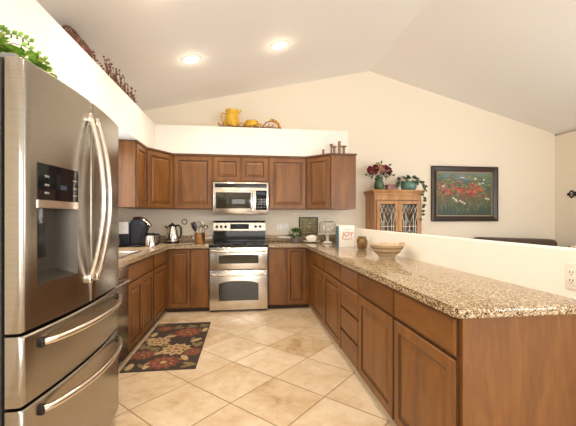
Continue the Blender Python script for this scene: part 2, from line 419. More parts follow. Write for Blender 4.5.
# left run faces +x: local x = world y, local y = -(world x) from the frame plane
FXL = -1.005; D = .490
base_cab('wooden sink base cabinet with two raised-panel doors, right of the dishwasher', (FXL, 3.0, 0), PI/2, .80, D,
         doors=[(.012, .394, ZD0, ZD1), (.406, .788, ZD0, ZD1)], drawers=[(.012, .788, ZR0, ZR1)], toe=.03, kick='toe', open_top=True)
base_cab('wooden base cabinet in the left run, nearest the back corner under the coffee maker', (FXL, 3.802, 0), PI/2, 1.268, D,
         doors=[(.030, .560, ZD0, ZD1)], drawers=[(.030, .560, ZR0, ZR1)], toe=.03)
# back run faces -y
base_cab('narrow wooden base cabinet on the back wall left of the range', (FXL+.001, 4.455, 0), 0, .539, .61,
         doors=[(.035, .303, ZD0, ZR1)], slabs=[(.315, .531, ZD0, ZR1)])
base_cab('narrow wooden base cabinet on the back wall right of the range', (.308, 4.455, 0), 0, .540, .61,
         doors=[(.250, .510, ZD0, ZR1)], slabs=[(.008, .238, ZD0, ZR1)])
# peninsula faces -x: local x = -(world y)
FXR = .849; DR = .566
base_cab('wide two-door wooden peninsula cabinet nearest the back corner', (FXR, 4.454, 0), -PI/2, 1.604, DR,
         doors=[(.345, .975, ZD0, ZD1), (.987, 1.596, ZD0, ZD1)], drawers=[(.345, .975, ZR0, ZR1), (.987, 1.596, ZR0, ZR1)], toe=.012, kick='plinth')
base_cab('wooden peninsula cabinet with a stack of four drawers', (FXR, 2.849, 0), -PI/2, .458, DR,
         drawers=[(.008, .450, ZR0, ZR1), (.008, .450, .462, .650), (.008, .450, .268, .446), (.008, .450, ZD0, .252)], toe=.012, kick='plinth')
base_cab('wooden peninsula cabinet with one drawer over one door, beside the drawer stack', (FXR, 2.390, 0), -PI/2, .587, DR,
         doors=[(.008, .579, ZD0, ZD1)], drawers=[(.008, .579, ZR0, ZR1)], toe=.012, kick='plinth')
pc = base_cab('wooden peninsula end cabinet nearest the camera with plain side panel', (FXR, 1.802, 0), -PI/2, .566, DR,
         doors=[(.008, .562, ZD0, ZD1)], drawers=[(.008, .562, ZR0, ZR1)], toe=.012, kick='plinth')
boxpart('side_panel', 'wood', pc, .5665, .584, 0, DR, .001, .828)

def upper_cab(label, loc, rz, w, d, doors, z0=1.345, z1=2.092, crown=True):
    t = thing('wall_cabinet', label, 'cabinet', loc, rz, 'upper kitchen cabinets')
    boxpart('body', 'wood', t, 0, w, 0, d, z0, z1)
    for a in doors: door(t, *a)
    if crown: boxpart('top_trim', 'woodtrim', t, 0, w, -.024, -.0005, z1-.010, z1+.012)
    return t
UZ0, UZ1 = 1.352, 2.070
# left wall unit, faces +x
t = upper_cab('narrow upper cabinet on the left wall with pinkish side panel beside the window', (-1.23, 3.975, 0), PI/2, .385, .298, [(.012, .372, UZ0, UZ1)])
upper_cab('upper cabinet with one wide raised-panel door left of the microwave', (-.980, 4.765, 0), 0, .535, .308, [(.018, .525, UZ0, UZ1)])
upper_cab('short two-door upper cabinet above the microwave', (-.444, 4.765, 0), 0, .779, .308, [(.012, .383, 1.737, UZ1), (.396, .767, 1.737, UZ1)], z0=1.722)
upper_cab('upper cabinet with one wide raised-panel door right of the microwave', (.336, 4.765, 0), 0, .540, .308, [(.012, .525, UZ0, UZ1)])
def diag_cab(label, poly, pa, pb, crownpoly):
    """corner unit: poly is its plan, door on the edge pa-pb (left to right as seen)"""
    t = thing('wall_cabinet', label, 'cabinet', (0, 0, 0), 0, 'upper kitchen cabinets')
    mb = MB(); mb.prism(poly, 1.345, 2.092); mb.build('body', 'wood', t, smooth=False)
    v = Vector((pb[0]-pa[0], pb[1]-pa[1])); a = math.atan2(v.y, v.x)
    mt = Matrix.Translation((pa[0], pa[1], 0)) @ Matrix.Rotation(a, 4, 'Z')
    mb = MB(); mb.rings(.014, v.length-.014, UZ0, UZ1, [(i, y-.0006) for i, y in DOOR], mt, (0, 3, 4)); mb.build('door', ['wood', 'wooddark'], t, ang=18)
    mb = MB()
    for p, q in zip(crownpoly, crownpoly[1:]):
        e = Vector((q[0]-p[0], q[1]-p[1])); an = math.atan2(e.y, e.x)
        mb.box(-.006, e.length+.006, -.024, -.0005, 2.082, 2.104, mat=Matrix.Translation((p[0], p[1], 0)) @ Matrix.Rotation(an, 4, 'Z'))
    mb.build('top_trim', 'woodtrim', t, smooth=False)
    return t
diag_cab('diagonal corner upper cabinet at the left above the kettle', [(-1.528, 4.362), (-1.226, 4.362), (-.982, 4.764), (-.982, 5.073), (-1.528, 5.073)], (-1.226, 4.362), (-.982, 4.764), [(-1.226, 4.362), (-.982, 4.764)])
diag_cab('diagonal upper cabinet at the right end holding wooden spools on top', [(.880, 4.762), (1.172, 4.470), (1.520, 4.470), (1.520, 5.073), (.880, 5.073)], (.880, 4.762), (1.172, 4.470), [(.880, 4.762), (1.172, 4.470), (1.520, 4.470)])

# ------------------------------------------------------------------ worktops
def cut(o, boxes):
    mb = MB()
    for b in boxes: mb.box(*b)
    c = mb.build('cutter', 'granite'); md = o.modifiers.new('b', 'BOOLEAN'); md.object = c; md.solver = 'EXACT'
    dg = bpy.context.evaluated_depsgraph_get(); me = bpy.data.meshes.new_from_object(o.evaluated_get(dg))
    o.modifiers.clear(); o.data = me; bpy.data.objects.remove(c)
t = thing('countertop', 'speckled granite countertop of the left run with the sink, turning the corner to the range', 'countertop')
ZB, ZT = .830, .870
mb = MB(); mb.prism([(-1.528, 2.19), (-.965, 2.19), (-.965, 4.37), (-.932, 4.402), (-.466, 4.402), (-.466, 5.072), (-1.528, 5.072)], ZB, ZT, bev=.008)
o = mb.build('slab', 'granite', t); cut(o, [(-1.442, -1.092, 3.095, 3.705, .7, 1)])
mb = MB(); mb.box(-1.508, -.466, 5.052, 5.072, ZT+.0005, ZT+.095, .003); mb.box(-1.528, -1.508, 2.19, 5.072, ZT+.0005, ZT+.095, .003); mb.build('backsplash', 'granite', t)
t = thing('countertop', 'long speckled granite peninsula countertop with rounded corner, right of the range', 'countertop')
mb = MB()
mb.prism([(.308, 4.402), (.772, 4.402), (.805, 4.37), (.805, 1.215), (.818, 1.195), (.840, 1.188), (1.4185, 1.188), (1.4185, 5.072), (.308, 5.072)], ZB, ZT, bev=.010); mb.build('slab', 'granite', t)
mb = MB(); mb.box(.308, 1.4185, 5.052, 5.072, ZT+.0005, ZT+.095, .003); mb.build('backsplash', 'granite', t)
# drop-in sink
t = thing('kitchen_sink', 'stainless steel sink set in the left granite counter', 'sink', (-1.267, 3.40, ZT))
mb = MB()
hx, hy = .180, .310
R = [(hx+.012, hy+.012, .0006), (hx+.010, hy+.010, .005), (hx-.014, hy-.014, .004), (hx-.022, hy-.022, -.02), (hx-.03, hy-.03, -.165), (hx-.06, hy-.06, -.175)]
RR = [[mb.v((sx*a, sy*b, z)) for sx, sy in ((-1, -1), (1, -1), (1, 1), (-1, 1))] for a, b, z in R]
for a, b in zip(RR, RR[1:]):
    for k in range(4): mb.face([a[k], a[(k+1) % 4], b[(k+1) % 4], b[k]])
mb.face(RR[-1]); mb.build('basin', 'steel2', t)
mb = MB(); mb.lathe([(.04, 0), (.042, .004), (.03, .004), (.02, .001)], (0, 0, -.1745), 20); mb.build('drain', 'chrome', t)

# ================================================================== FRIDGE
FY0, FY1, FX, FB = 1.27, 2.165, -.765, .034
FM = (FY0+FY1)/2; FH = (FY1-FY0)/2
def fx(y): return FX+FB*(1-((y-FM)/FH)**2)
fr = thing('refrigerator', 'large stainless french door refrigerator at the left with a green plant on top', 'refrigerator', (0, 0, 0))
mb = MB(); mb.box(-1.52, -.836, FY0+.006, FY1-.006, .03, 1.7805, .006); mb.build("body", "darkgrey", fr)
mb = MB(); mb.box(-1.50, -.86, FY0+.03, FY1-.03, .001, .0295); mb.build('base_grille', 'black', fr)
def arc_panel(y0, y1, z0, z1, hole=None, back=-.822):
    mb = MB(); e = .014
    ys = [y0, y0+.004, y0+e]+[y0+e+(y1-y0-2*e)*k/16 for k in range(1, 16)]+[y1-e, y1-.004, y1]
    zs = [z0, z0+.006, z1-.006, z1]
    if hole:
        ys = sorted(set([q for q in ys if abs(q-hole[0]) > .008 and abs(q-hole[1]) > .008]+[hole[0], hole[1]])); zs = sorted(zs+[hole[2], hole[3]])
    def X(y, z):
        d = 0
        for q in (y-y0, y1-y):
            if q < e-1e-6: d = max(d, e*(1-math.sqrt(max(0, 1-((e-q)/e)**2))))
        if z in (z0, z1): d += .006
        return fx(y)-d
    G = [[mb.v((X(y, z), y, z)) for z in zs] for y in ys]
    for i in range(len(ys)-1):
        for j in range(len(zs)-1):
            if hole and hole[0]-1e-6 <= ys[i] < hole[1]-1e-6 and hole[2]-1e-6 <= zs[j] < hole[3]-1e-6: continue
            mb.face([G[i][j], G[i+1][j], G[i+1][j+1], G[i][j+1]])
    B = [[mb.v((back, y, z)) for z in (z0, z1)] for y in ys]
    for i in range(len(ys)-1):
        mb.face([G[i][0], B[i][0], B[i+1][0], G[i+1][0]]); mb.face([G[i][-1], G[i+1][-1], B[i+1][1], B[i][1]])
        mb.face([B[i][0], B[i][1], B[i+1][1], B[i+1][0]])
    for i in (0, -1):
        mb.face([G[i][j] for j in range(len(zs))]+[B[i][1], B[i][0]])
    return mb
HY0, HY1, HZ0, HZ1 = 1.335, 1.588, .975, 1.425
nd = arc_panel(FY0, FM-.003, .818, 1.78, (HY0, HY1, HZ0, HZ1)).build('door', 'steel', fr, ang=40)
fd = arc_panel(FM+.003, FY1, .818, 1.78).build('door', 'steel', fr, ang=40)
d1 = arc_panel(FY0, FY1, .560, .806).build('drawer', 'steel', fr, ang=40)
d2 = arc_panel(FY0, FY1, .065, .548).build('freezer_drawer', 'steel', fr, ang=40)
# dispenser
def facequad(mb, y0, y1, z0, z1, off, th):
    n = 8; ys = [y0+(y1-y0)*k/n for k in range(n+1)]
    A = [[mb.v((fx(y)+off, y, z)) for z in (z0, z1)] for y in ys]; B = [[mb.v((fx(y)+off-th, y, z)) for z in (z0, z1)] for y in ys]
    for i in range(n):
        mb.face([A[i][0], A[i+1][0], A[i+1][1], A[i][1]]); mb.face([B[i][0], B[i][1], B[i+1][1], B[i+1][0]])
        mb.face([A[i][0], B[i][0], B[i+1][0], A[i+1][0]]); mb.face([A[i][1], A[i+1][1], B[i+1][1], B[i][1]])
    for i in (0, n): mb.face([A[i][0], A[i][1], B[i][1], B[i][0]])
mb = MB(); facequad(mb, HY0, HY1, 1.288, HZ1, .002, .02); cp = mb.build('control_panel', 'blackglass', nd)
for yy in (HY0+.045, HY1-.03):
    for zz in (1.315, 1.345, 1.378): boxpart('button', 'grey', cp, fx(yy)+.0022, fx(yy)+.005, yy-.014, yy+.014, zz-.004, zz+.004, bev=.001)
mb = MB(); facequad(mb, 1.46, 1.50, 1.335, 1.352, .0032, .001); mb.build('display', 'led', cp)
mb = MB(); facequad(mb, HY0, HY1, 1.258, 1.2875, .004, .02); mb.build('dispenser_trim', 'handle', nd)
mb = MB()
P0 = [(fx(HY0), HY0), (fx(HY1), HY1)]
rx = -.8205
def q(*p): mb.face([mb.v(a) for a in p])
q((P0[0][0], HY0, HZ0), (rx, HY0+.02, HZ0+.03), (rx, HY0+.02, 1.258), (P0[0][0], HY0, 1.258))
q((P0[1][0], HY1, HZ0), (rx, HY1-.02, HZ0+.03), (rx, HY1-.02, 1.258), (P0[1][0], HY1, 1.258))
q((rx, HY0+.02, HZ0+.03), (rx, HY1-.02, HZ0+.03), (rx, HY1-.02, 1.258), (rx, HY0+.02, 1.258))
q((P0[0][0], HY0, HZ0), (P0[1][0], HY1, HZ0), (rx, HY1-.02, HZ0+.03), (rx, HY0+.02, HZ0+.03))
q((P0[0][0], HY0, 1.258), (P0[1][0], HY1, 1.258), (rx, HY1-.02, 1.258), (rx, HY0+.02, 1.258))
rec = mb.build('dispenser_recess', plain('recess_dark_metal', (.10, .085, .07), .3, .6), nd, smooth=False)
mb = MB(); mb.tube([(-.785, 1.40, 1.257), (-.785, 1.40, 1.22)], .012, 12); mb.tube([(-.785, 1.40, 1.22), (-.78, 1.40, 1.20)], .007, 10); mb.build('water_nozzle', 'grey', rec)
mb = MB(); mb.box(-.817, -.808, 1.43, 1.49, 1.06, 1.20, .004); mb.build('dispenser_paddle', 'black', rec)
def vbar(y, par):
    mb = MB(); z0, z1 = .935, 1.69; pts = []; x0 = fx(y)
    for k in range(25):
        u = k/24; pts.append((x0+.006+.062*math.sin(PI*u)**.75, y, z0+(z1-z0)*u))
    mb.tube(pts, .0115, 12)
    for z in (z0, z1): mb.box(x0-.004, x0+.018, y-.015, y+.015, z-.02, z+.02, .006)
    return mb.build('handle', 'handle', par)
vbar(1.683, nd); vbar(1.757, fd)
def hbar(z, par):
    mb = MB(); pts = []; y0, y1 = FY0+.085, FY1-.06
    for k in range(27):
        u = k/26; y = y0+(y1-y0)*u; pts.append((fx(y)+.008+.060*math.sin(PI*u)**.6, y, z+.0*u))
    mb.tube(pts, .013, 12); h = mb.build('handle', 'handle', par)
    for y in (y0, y1): boxpart('handle_bracket', 'black', h, fx(y)-.004, fx(y)+.014, y-.012, y+.012, z-.018, z+.018, bev=.004)
hbar(.757, d1); hbar(.507, d2)
for y in (FY0+.06, FY1-.06): boxpart('hinge_cover', 'grey', fr, -.93, -.80, y-.045, y+.045, 1.7805, 1.800, bev=.006)
# plant on the fridge
def leafball(mb, c, rad, n, L, W, up=.5):
    for k in range(n):
        a = random.uniform(0, 2*PI); e = math.asin(random.uniform(-.5, 1)); r = random.uniform(.55, 1)
        d = Vector((math.cos(a)*math.cos(e), math.sin(a)*math.cos(e), math.sin(e)))
        p = Vector((c[0]+d.x*rad[0]*r, c[1]+d.y*rad[1]*r, c[2]+d.z*rad[2]*r))
        dd = d+Vector((random.uniform(-.7, .7), random.uniform(-.7, .7), random.uniform(-.5, .4)))
        if p.z < .035: p.z = .035; dd.z = abs(dd.z)+.15
        mb.mi = random.choice((0, 0, 1)) if mb_multi else 0
        mb.leaf(p, dd, (random.uniform(-.4, .4), random.uniform(-.4, .4), 1), L*random.uniform(.7, 1.2), W*random.uniform(.7, 1.2))
mb_multi = True
t = thing('potted_plant', 'bushy bright green plant on top of the refrigerator', 'plant', (-.985, 1.40, 1.782)); t.scale = (.92, .92, .88)
mb = MB(); mb.lathe([(.055, 0), (.065, .05), (.070, .055), (.063, .055), (.055, .045)], (0, 0, 0), 24); mb.build('pot', 'creamband', t)
mb = MB(); mb.mi = 0
leafball(mb, (0, 0, .075), (.12, .17, .075), 430, .027, .025)
leafball(mb, (.10, .10, .06), (.10, .15, .055), 300, .028, .025)
leafball(mb, (.12, .12, .05), (.07, .09, .05), 110, .026, .024)
leafball(mb, (.05, -.12, .06), (.10, .10, .065), 200, .027, .025)
mb.build('foliage', ['leaf', 'leafl'], t, smooth=False)
mb = MB()
for tip, base in (((.06, .31, .20), (0, .03, .10)), ((.03, .09, .20), (0, .02, .1)), ((.05, -.02, .20), (0, 0, .1)), ((.05, .22, .24), (0, .02, .1))):
    mb.mi = 0; B_, T_ = Vector(base), Vector(tip); pts = [B_.lerp(T_, k/7)+Vector((0, 0, .05*math.sin(PI*k/7))) for k in range(8)]
    mb.tube(pts, .0018, 5); mb.mi = 1
    for k in range(4, 8):
        for s_ in (-1, 1): mb.leaf(pts[k], (T_-B_)+Vector((s_*.2, 0, s_*.2)), (1, 0, .4), .032, .02)
mb.build('stems', ['leafd', 'leaf'], t, smooth=False)

# ------------------------------------------------------------------ dishwasher
t = thing('dishwasher', 'stainless dishwasher partly hidden behind the refrigerator', 'dishwasher', (FXL, 2.398, 0), PI/2)
boxpart('body', 'darkgrey', t, .004, .598, .004, .485, .056, .826)
boxpart('toe_kick', 'black', t, .004, .598, .04, .3, .001, .0555)
boxpart('door', 'steel', t, .006, .594, -.022, .0035, .075, .730, bev=.004)
boxpart('control_strip', 'steel2', t, .006, .594, -.024, .0035, .735, .824, bev=.005)
mb = MB(); mb.tube([(.06, -.047, .70), (.54, -.047, .70)], .009, 12); mb.box(.06, .08, -.048, -.0225, .692, .708); mb.box(.52, .54, -.048, -.0225, .692, .708); mb.build('handle', 'handle', t)

# ================================================================== RANGE
RW = .756
t = thing('range_oven', 'stainless double oven range with black cooktop on the back wall', 'range', (-.079, 4.395, 0))
h = RW/2
boxpart('body', 'black', t, -h, h, .045, .66, .025, .848)
boxpart('toe_kick', 'black', t, -h+.02, h-.02, .06, .5, .001, .0245)
mb = MB(); mb.box(-h, h, .005, .655, .8485, .868, .005); o = mb.build('cooktop', 'blackglass', t)
mb = MB()
for x, y, r in ((-.2, .18, .10), (.2, .18, .085), (-.2, .45, .075), (.2, .45, .10), (0, .42, .05)):
    mb.lathe([(r, 0), (r+.004, 0), (r+.004, .0006), (r, .0006)], (x, y, .8683), 32, cap=False)
mb.build('burner_rings', 'grey', o)
def oven(z0, z1, wz0, wz1, arch, hz):
    dmb = MB(); dmb.box(-h+.004, h-.004, -.002, .0445, z0, z1, .006, 3); d = dmb.build('oven_door', 'steel2', t)
    mb = MB(); wx = .255; n = 14
    for k in range(n):
        x0_, x1_ = -wx+2*wx*k/n, -wx+2*wx*(k+1)/n
        def top(x): return wz1-arch*(abs(x)/wx)**3
        fr_ = [(-.0035)]
        A = [mb.v((x0_, -.0050, wz0)), mb.v((x1_, -.0050, wz0)), mb.v((x1_, -.0050, top(x1_))), mb.v((x0_, -.0050, top(x0_)))]
        B = [mb.v((q.co.x, -.0022, q.co.z)) for q in A]
        mb.face(A); mb.face(B[::-1]); mb.face([A[0], B[0], B[1], A[1]]); mb.face([A[3], A[2], B[2], B[3]])
        if k == 0: mb.face([A[0], A[3], B[3], B[0]])
        if k == n-1: mb.face([A[1], B[1], B[2], A[2]])
    mb.build('oven_window', 'ovenglass', d)
    mb = MB(); pts = []
    for k in range(21):
        u = k/20; pts.append((-.335+.67*u, -.030-.028*math.sin(PI*u)**.7, hz-.012*math.sin(PI*u)))
    mb.tube(pts, .0125, 12)
    for s_ in (-1, 1): mb.box(s_*.335-.02, s_*.335+.02, -.042, -.0021, hz-.014, hz+.014, .006)
    mb.build('handle', 'handle', d)
oven(.553, .838, .630, .745, .012, .795)
oven(.030, .543, .150, .405, .036, .490)
bgd = MB()
prof = [(.575, .8686), (.560, 1.045), (.575, 1.150), (.61, 1.180), (.655, 1.180), (.655, .8686)]
A = [bgd.v((-h, y, z)) for y, z in prof]; B = [bgd.v((h, y, z)) for y, z in prof]
bgd.face(A); bgd.face(B[::-1])
for i in range(6): bgd.face([A[i], B[i], B[(i+1) % 6], A[(i+1) % 6]])
for f in bgd.bm.faces: f.material_index = 0
bg = bgd.build('backguard', ['steel2'], t, smooth=False)
boxpart('lower_glass', 'blackglass', bg, -h+.002, h-.002, .552, .5625, .870, 1.032)
mt = Matrix.Translation((0, .560, 1.045)) @ Matrix.Rotation(-math.atan2(.015, .095), 4, 'X')
mb = MB(); mb.box(-.135, .135, -.006, .004, .012, .088, mat=mt); dp = mb.build('display_panel', 'blackglass', bg)
mb = MB(); mb.box(-.05, .03, -.0075, -.0062, .045, .072, mat=mt); mb.build('clock', 'led', dp)
for x in (-.325, -.265, -.20, .235, .30):
    mb = MB(); kn = mt @ Matrix.Translation((x, -.001, .048)) @ Matrix.Rotation(PI/2, 4, 'X')
    mb.lathe([(.021, 0), (.021, .012), (.017, .024), (.006, .026)], (0, 0, 0), 18, mat=kn); mb.build('knob', 'black', bg)

# ================================================================== MICROWAVE
t = thing('microwave_oven', 'stainless over-the-range microwave under the short upper cabinet', 'microwave', (-.054, 4.68, 1.276))
boxpart('body', 'darkgrey', t, -.378, .378, .02, .39, 0, .440)
boxpart('front_panel', 'steel2', t, -.378, .378, -.012, .0195, .002, .438, bev=.006)
mb = MB(); mb.box(-.355, .355, -.016, -.0125, .365, .418, .001)
mb.build('vent_grille', 'black', t)
dr = boxpart('door', 'steel2', t, -.372, .190, -.030, -.0125, .02, .355, bev=.006)
boxpart('window', 'ovenglass', dr, -.340, .135, -.0335, -.0303, .075, .295, bev=.001)
mb = MB(); mb.tube([(.165, -.052, .05), (.165, -.058, .19), (.165, -.052, .33)], .010, 10); mb.box(.157, .173, -.05, -.0303, .045, .06); mb.box(.157, .173, -.05, -.0303, .32, .335); mb.build('handle', 'handle', dr)
cp = boxpart('control_panel', 'blackglass', t, .205, .355, -.0165, -.0125, .055, .325, bev=.001)
for i in range(3):
    for j in range(4): boxpart('button', 'grey', cp, .228+i*.042, .247+i*.042, -.0185, -.0168, .088+j*.036, .100+j*.036)
mb = MB(); mb.box(.225, .335, -.018, -.0168, .265, .300); mb.build('display', 'led', cp)

# ================================================================== RUG
RGX0, RGX1, RGY0, RGY1 = -.982, -.395, 2.78, 3.99
mb = MB(); mb.mi = 0; mb.box(RGX0, RGX1, RGY0, RGY1, .0005, .009, .002)
def disc(x, y, r, mi, petals=0, amp=.2, sx=1, sy=1, rot=0, z=.0094, n=40):
    mb.mi = mi; c = mb.v((x, y, z)); vs = []
    for k in range(n):
        a = 2*PI*k/n; rr = r*(1+amp*math.cos(petals*a)) if petals else r
        px, py = rr*math.cos(a)*sx, rr*math.sin(a)*sy
        vs.append(mb.v((min(RGX1-.008, max(RGX0+.008, x+px*math.cos(rot)-py*math.sin(rot))), min(RGY1-.008, max(RGY0+.008, y+px*math.sin(rot)+py*math.cos(rot))), z)))
    for k in range(n): mb.face([c, vs[k], vs[(k+1) % n]])
def flower(x, y, r, big, core):
    disc(x, y, r, big, 11, .16, z=.0094); disc(x, y, r*.62, 4 if big == 1 else 1, 9, .22, z=.0098, rot=.3); disc(x, y, r*.50, big, 9, .18, z=.0101, rot=.1); disc(x, y, r*.22, core, 7, .2, z=.0104)
for x, y, r, b, c in ((-.60, 3.66, .135, 1, 3), (-.84, 3.42, .105, 2, 4), (-.63, 3.20, .125, 2, 4), (-.90, 3.10, .10, 1, 3), (-.68, 2.92, .125, 1, 2), (-.47, 3.12, .085, 1, 3), (-.86, 3.80, .08, 1, 3)):
    flower(x, y, r, b, c)
rl = random.Random(3)
for x, y in ((-.48, 3.42), (-.75, 3.55), (-.93, 3.62), (-.72, 3.82), (-.45, 3.88), (-.92, 3.28), (-.77, 3.12), (-.80, 2.87), (-.93, 2.86), (-.46, 2.87), (-.52, 3.00), (-.44, 3.30), (-.74, 3.33), (-.95, 3.48), (-.95, 3.93), (-.58, 3.86), (-.43, 3.72), (-.84, 3.24)):
    a = rl.uniform(0, PI); disc(x, y, .065, rl.choice((3, 3, 2)), 0, 0, 1, .42, a, z=.0092, n=20); disc(x+.05*math.cos(a+1.6), y+.05*math.sin(a+1.6), .045, 3, 0, 0, 1, .4, a+.7, z=.0093, n=18)
tag(mb.build('area_rug', ['rugbase', 'rugred', 'rugcream', 'rugolive', 'rugrust'], None, smooth=False), 'dark floral rug on the tile floor before the sink cabinets', 'rug')

# ================================================================== COUNTER THINGS
CZ = .8705
t = thing('coffee_maker', 'dark navy pod coffee maker with silver lever on the left counter', 'coffee maker', (-1.312, 4.34, CZ), math.radians(-8)); t.scale = (1.13, 1.13, 1.13)
mb = MB(); mb.box(-.155, .075, -.11, .11, 0, .025, .008); mb.build('base', 'black', t)
mb = MB()
pf = [(-.045, .0255), (.055, .0255), (.05, .12), (.075, .20), (.115, .215), (.105, .25), (.06, .285), (0, .298), (-.045, .29)]
A = [mb.v((x, -.085, z)) for x, z in pf]; B = [mb.v((x, .085, z)) for x, z in pf]; n_ = len(pf)
mb.face(A); mb.face(B[::-1])
for i in range(n_): mb.face([A[i], B[i], B[(i+1) % n_], A[(i+1) % n_]])
bmesh.ops.bevel(mb.bm, geom=[e for e in mb.bm.edges], offset=.012, segments=3, affect='EDGES')
mb.build('body', 'navy', t)
boxpart('water_tank', 'navy', t, -.150, -.048, -.09, .09, .0255, .255, bev=.01)
mb = MB(); mb.tube([(-.035, 0, .304), (.02, 0, .306), (.07, 0, .290), (.115, 0, .256), (.145, 0, .222)], [.018, .02, .019, .016, .012], 12, flat=2.6); mb.build('lever', 'chrome', t)
m1 = MB(); m1.box(-.154, -.060, -.098, .098, .0, .012, .003); m1.box(-.160, -.0565, -.101, -.0945, -.115, .012, .002)
o = m1.build('dish_towel', 'cloth'); tag(o, 'white towel folded over the coffee maker water tank', 'towel'); o.location = (-1.312, 4.34, CZ+.2895); o.scale = (1.13, 1.13, 1.13); o.rotation_euler = (0, 0, math.radians(-8))

t = thing('carafe', 'stainless carafe with black lid and handle beside the coffee maker', 'carafe', (-1.140, 4.25, CZ)); t.scale = (1.12, 1.12, 1.12)
mb = MB(); mb.lathe([(.060, 0), (.062, .012), (.061, .02), (.054, .115), (.050, .122)], n=32); mb.build('body', 'chrome', t)
mb = MB(); mb.lathe([(.051, .1223), (.052, .14), (.04, .150), (.012, .152)], n=32); mb.build('lid', 'black', t)
mb = MB(); mb.tube([(.048, .0, .13), (.085, .0, .138), (.100, .0, .12), (.098, .0, .06), (.085, .0, .03), (.0605, .0, .026)], .0095, 10); mb.build('handle', 'black', t)

t = thing('electric_kettle', 'stainless electric kettle with black handle in the left back corner', 'kettle', (-.995, 4.80, CZ)); t.scale = (1.12, 1.12, 1.12)
mb = MB(); mb.lathe([(.085, 0), (.085, .022), (.075, .026)], n=32); mb.build('base', 'black', t)
mb = MB(); mb.lathe([(.080, .0265), (.082, .035), (.076, .10), (.062, .17), (.052, .205), (.048, .208)], n=36); mb.build('body', 'chrome', t)
mb = MB(); mb.lathe([(.05, .2085), (.048, .222), (.03, .234), (.012, .237), (.012, .252), (.006, .256)], n=28); mb.build('lid', 'black', t)
mb = MB(); mb.tube([(.045, -.01, .215), (.075, -.018, .222), (.105, -.025, .195), (.110, -.026, .13), (.098, -.023, .08), (.076, -.018, .065)], [.012, .013, .014, .014, .012, .010], 12); mb.build('handle', 'black', t)
mb = MB(); mb.tube([(-.050, .012, .175), (-.075, .018, .195), (-.092, .021, .208)], [.022, .015, .010], 12); mb.build('spout', 'chrome', t)

CRX, CRY = -.628, 4.82
t = thing('utensil_crock', 'copper utensil crock with ring handle left of the range', 'crock', (CRX, CRY, CZ))
mb = MB(); mb.lathe([(.068, 0), (.07, .004), (.070, .135), (.073, .142), (.067, .142), (.065, .01), (.01, .008)], n=36); mb.build('body', 'copper', t)
mb = MB(); mb.tube([(.0695, -.01, .115), (.095, -.014, .118), (.102, -.016, .09), (.092, -.014, .065), (.0705, -.01, .07)], .005, 8); mb.build('handle', 'copper', t)
def utensil(name, label, mat, tilt, ax, off, L, head):
    o = thing(name, label, 'utensil', (CRX+off[0], CRY+off[1], CZ+.012), 0, 'kitchen utensils in the copper crock')
    o.rotation_euler = (tilt*math.sin(ax), tilt*math.cos(ax), 0)
    mb = MB(); mb.tube([(0, 0, 0), (0, 0, L)], .005, 8); mb.build('handle', mat, o)
    head(o, L, mat); return o
def h_spat(o, L, mat):
    mb = MB(); mb.box(-.035, .035, -.003, .003, L, L+.09, .003)
    mb.build('blade', mat, o)
def h_whisk(o, L, mat):
    mb = MB()
    for k in range(5):
        a = PI*k/5; mb.tube([(math.cos(a)*.032*s_*math.sin(PI*u)**.8, math.sin(a)*.032*s_*math.sin(PI*u)**.8, L+.11*u) for s_ in (1,) for u in [i/10 for i in range(11)]], .0016, 5)
        mb.tube([(-math.cos(a)*.032*math.sin(PI*u)**.8, -math.sin(a)*.032*math.sin(PI*u)**.8, L+.11*u) for u in [i/10 for i in range(11)]], .0016, 5)
    mb.build('wire_loops', mat, o)
def h_spoon(o, L, mat):
    mb = MB(); mb.ball((0, 0, L+.035), .04, 2, (.72, .28, 1)); mb.build('bowl', mat, o)
def h_ladle(o, L, mat):
    mb = MB(); mb.lathe([(.005, -.035), (.028, -.025), (.04, 0), (.038, 0), (.026, -.022), (.004, -.031)], (0, -.03, L+.02), 18, mat=Matrix.Rotation(.9, 4, 'X')); mb.build('bowl', mat, o)
utensil('spatula', 'square black spatula leaning left in the copper crock', 'black', -.28, 0, (-.012, -.02), .20, h_spat)
utensil('serving_spoon', 'round black spoon leaning farthest left in the copper crock', 'black', -.34, .25, (-.008, .015), .165, h_spoon)
utensil('whisk', 'wire whisk standing upright in the copper crock', 'utensteel', -.03, 0, (-.008, .018), .19, h_whisk)
utensil('spoon', 'tall steel spoon standing in the copper crock', 'utensteel', .16, 1, (.02, -.012), .21, h_spoon)
utensil('ladle', 'steel ladle leaning right in the copper crock', 'utensteel', .24, 0, (.024, .020), .20, h_ladle)
mb = MB(); mb.tube([(.036*math.cos(a), 0, .036*math.sin(a)) for a in [2*PI*k/28 for k in range(28)]], .006, 8, closed=True)
o = mb.build('wall_ring', 'iron'); o.location = (-.88, 5.067, 1.165); tag(o, 'small dark ring hanging on the wall above the kettle', 'ring')
# wall plates
def wplate(label, loc, rz, gangs):
    t = thing('wall_plate', label, 'switch plate', loc, rz); n = len(gangs); w = .046*n+.024
    boxpart('plate', 'plate', t, -w/2, w/2, -.006, -.0005, -.058, .058, bev=.003)
    for k, g in enumerate(gangs):
        x = (k-(n-1)/2)*.046
        if g == 's': boxpart('switch', 'porcelain', t, x-.016, x+.016, -.011, -.0063, -.033, .033, bev=.002)
        else:
            s_ = boxpart('socket', 'porcelain', t, x-.017, x+.017, -.009, -.0063, -.035, .035, bev=.002)
            mb = MB()
            for z in (-.018, .018):
                for dx in (-.007, .007): mb.box(x+dx-.0018, x+dx+.0018, -.0094, -.0091, z-.004, z+.007)
                mb.box(x-.0025, x+.0025, -.0094, -.0091, z-.013, z-.008)
            mb.build('slots', 'darkgrey', s_)
wplate('white four-gang wall plate behind the small potted herb', (.558, YB, 1.075), 0, 'ssss')
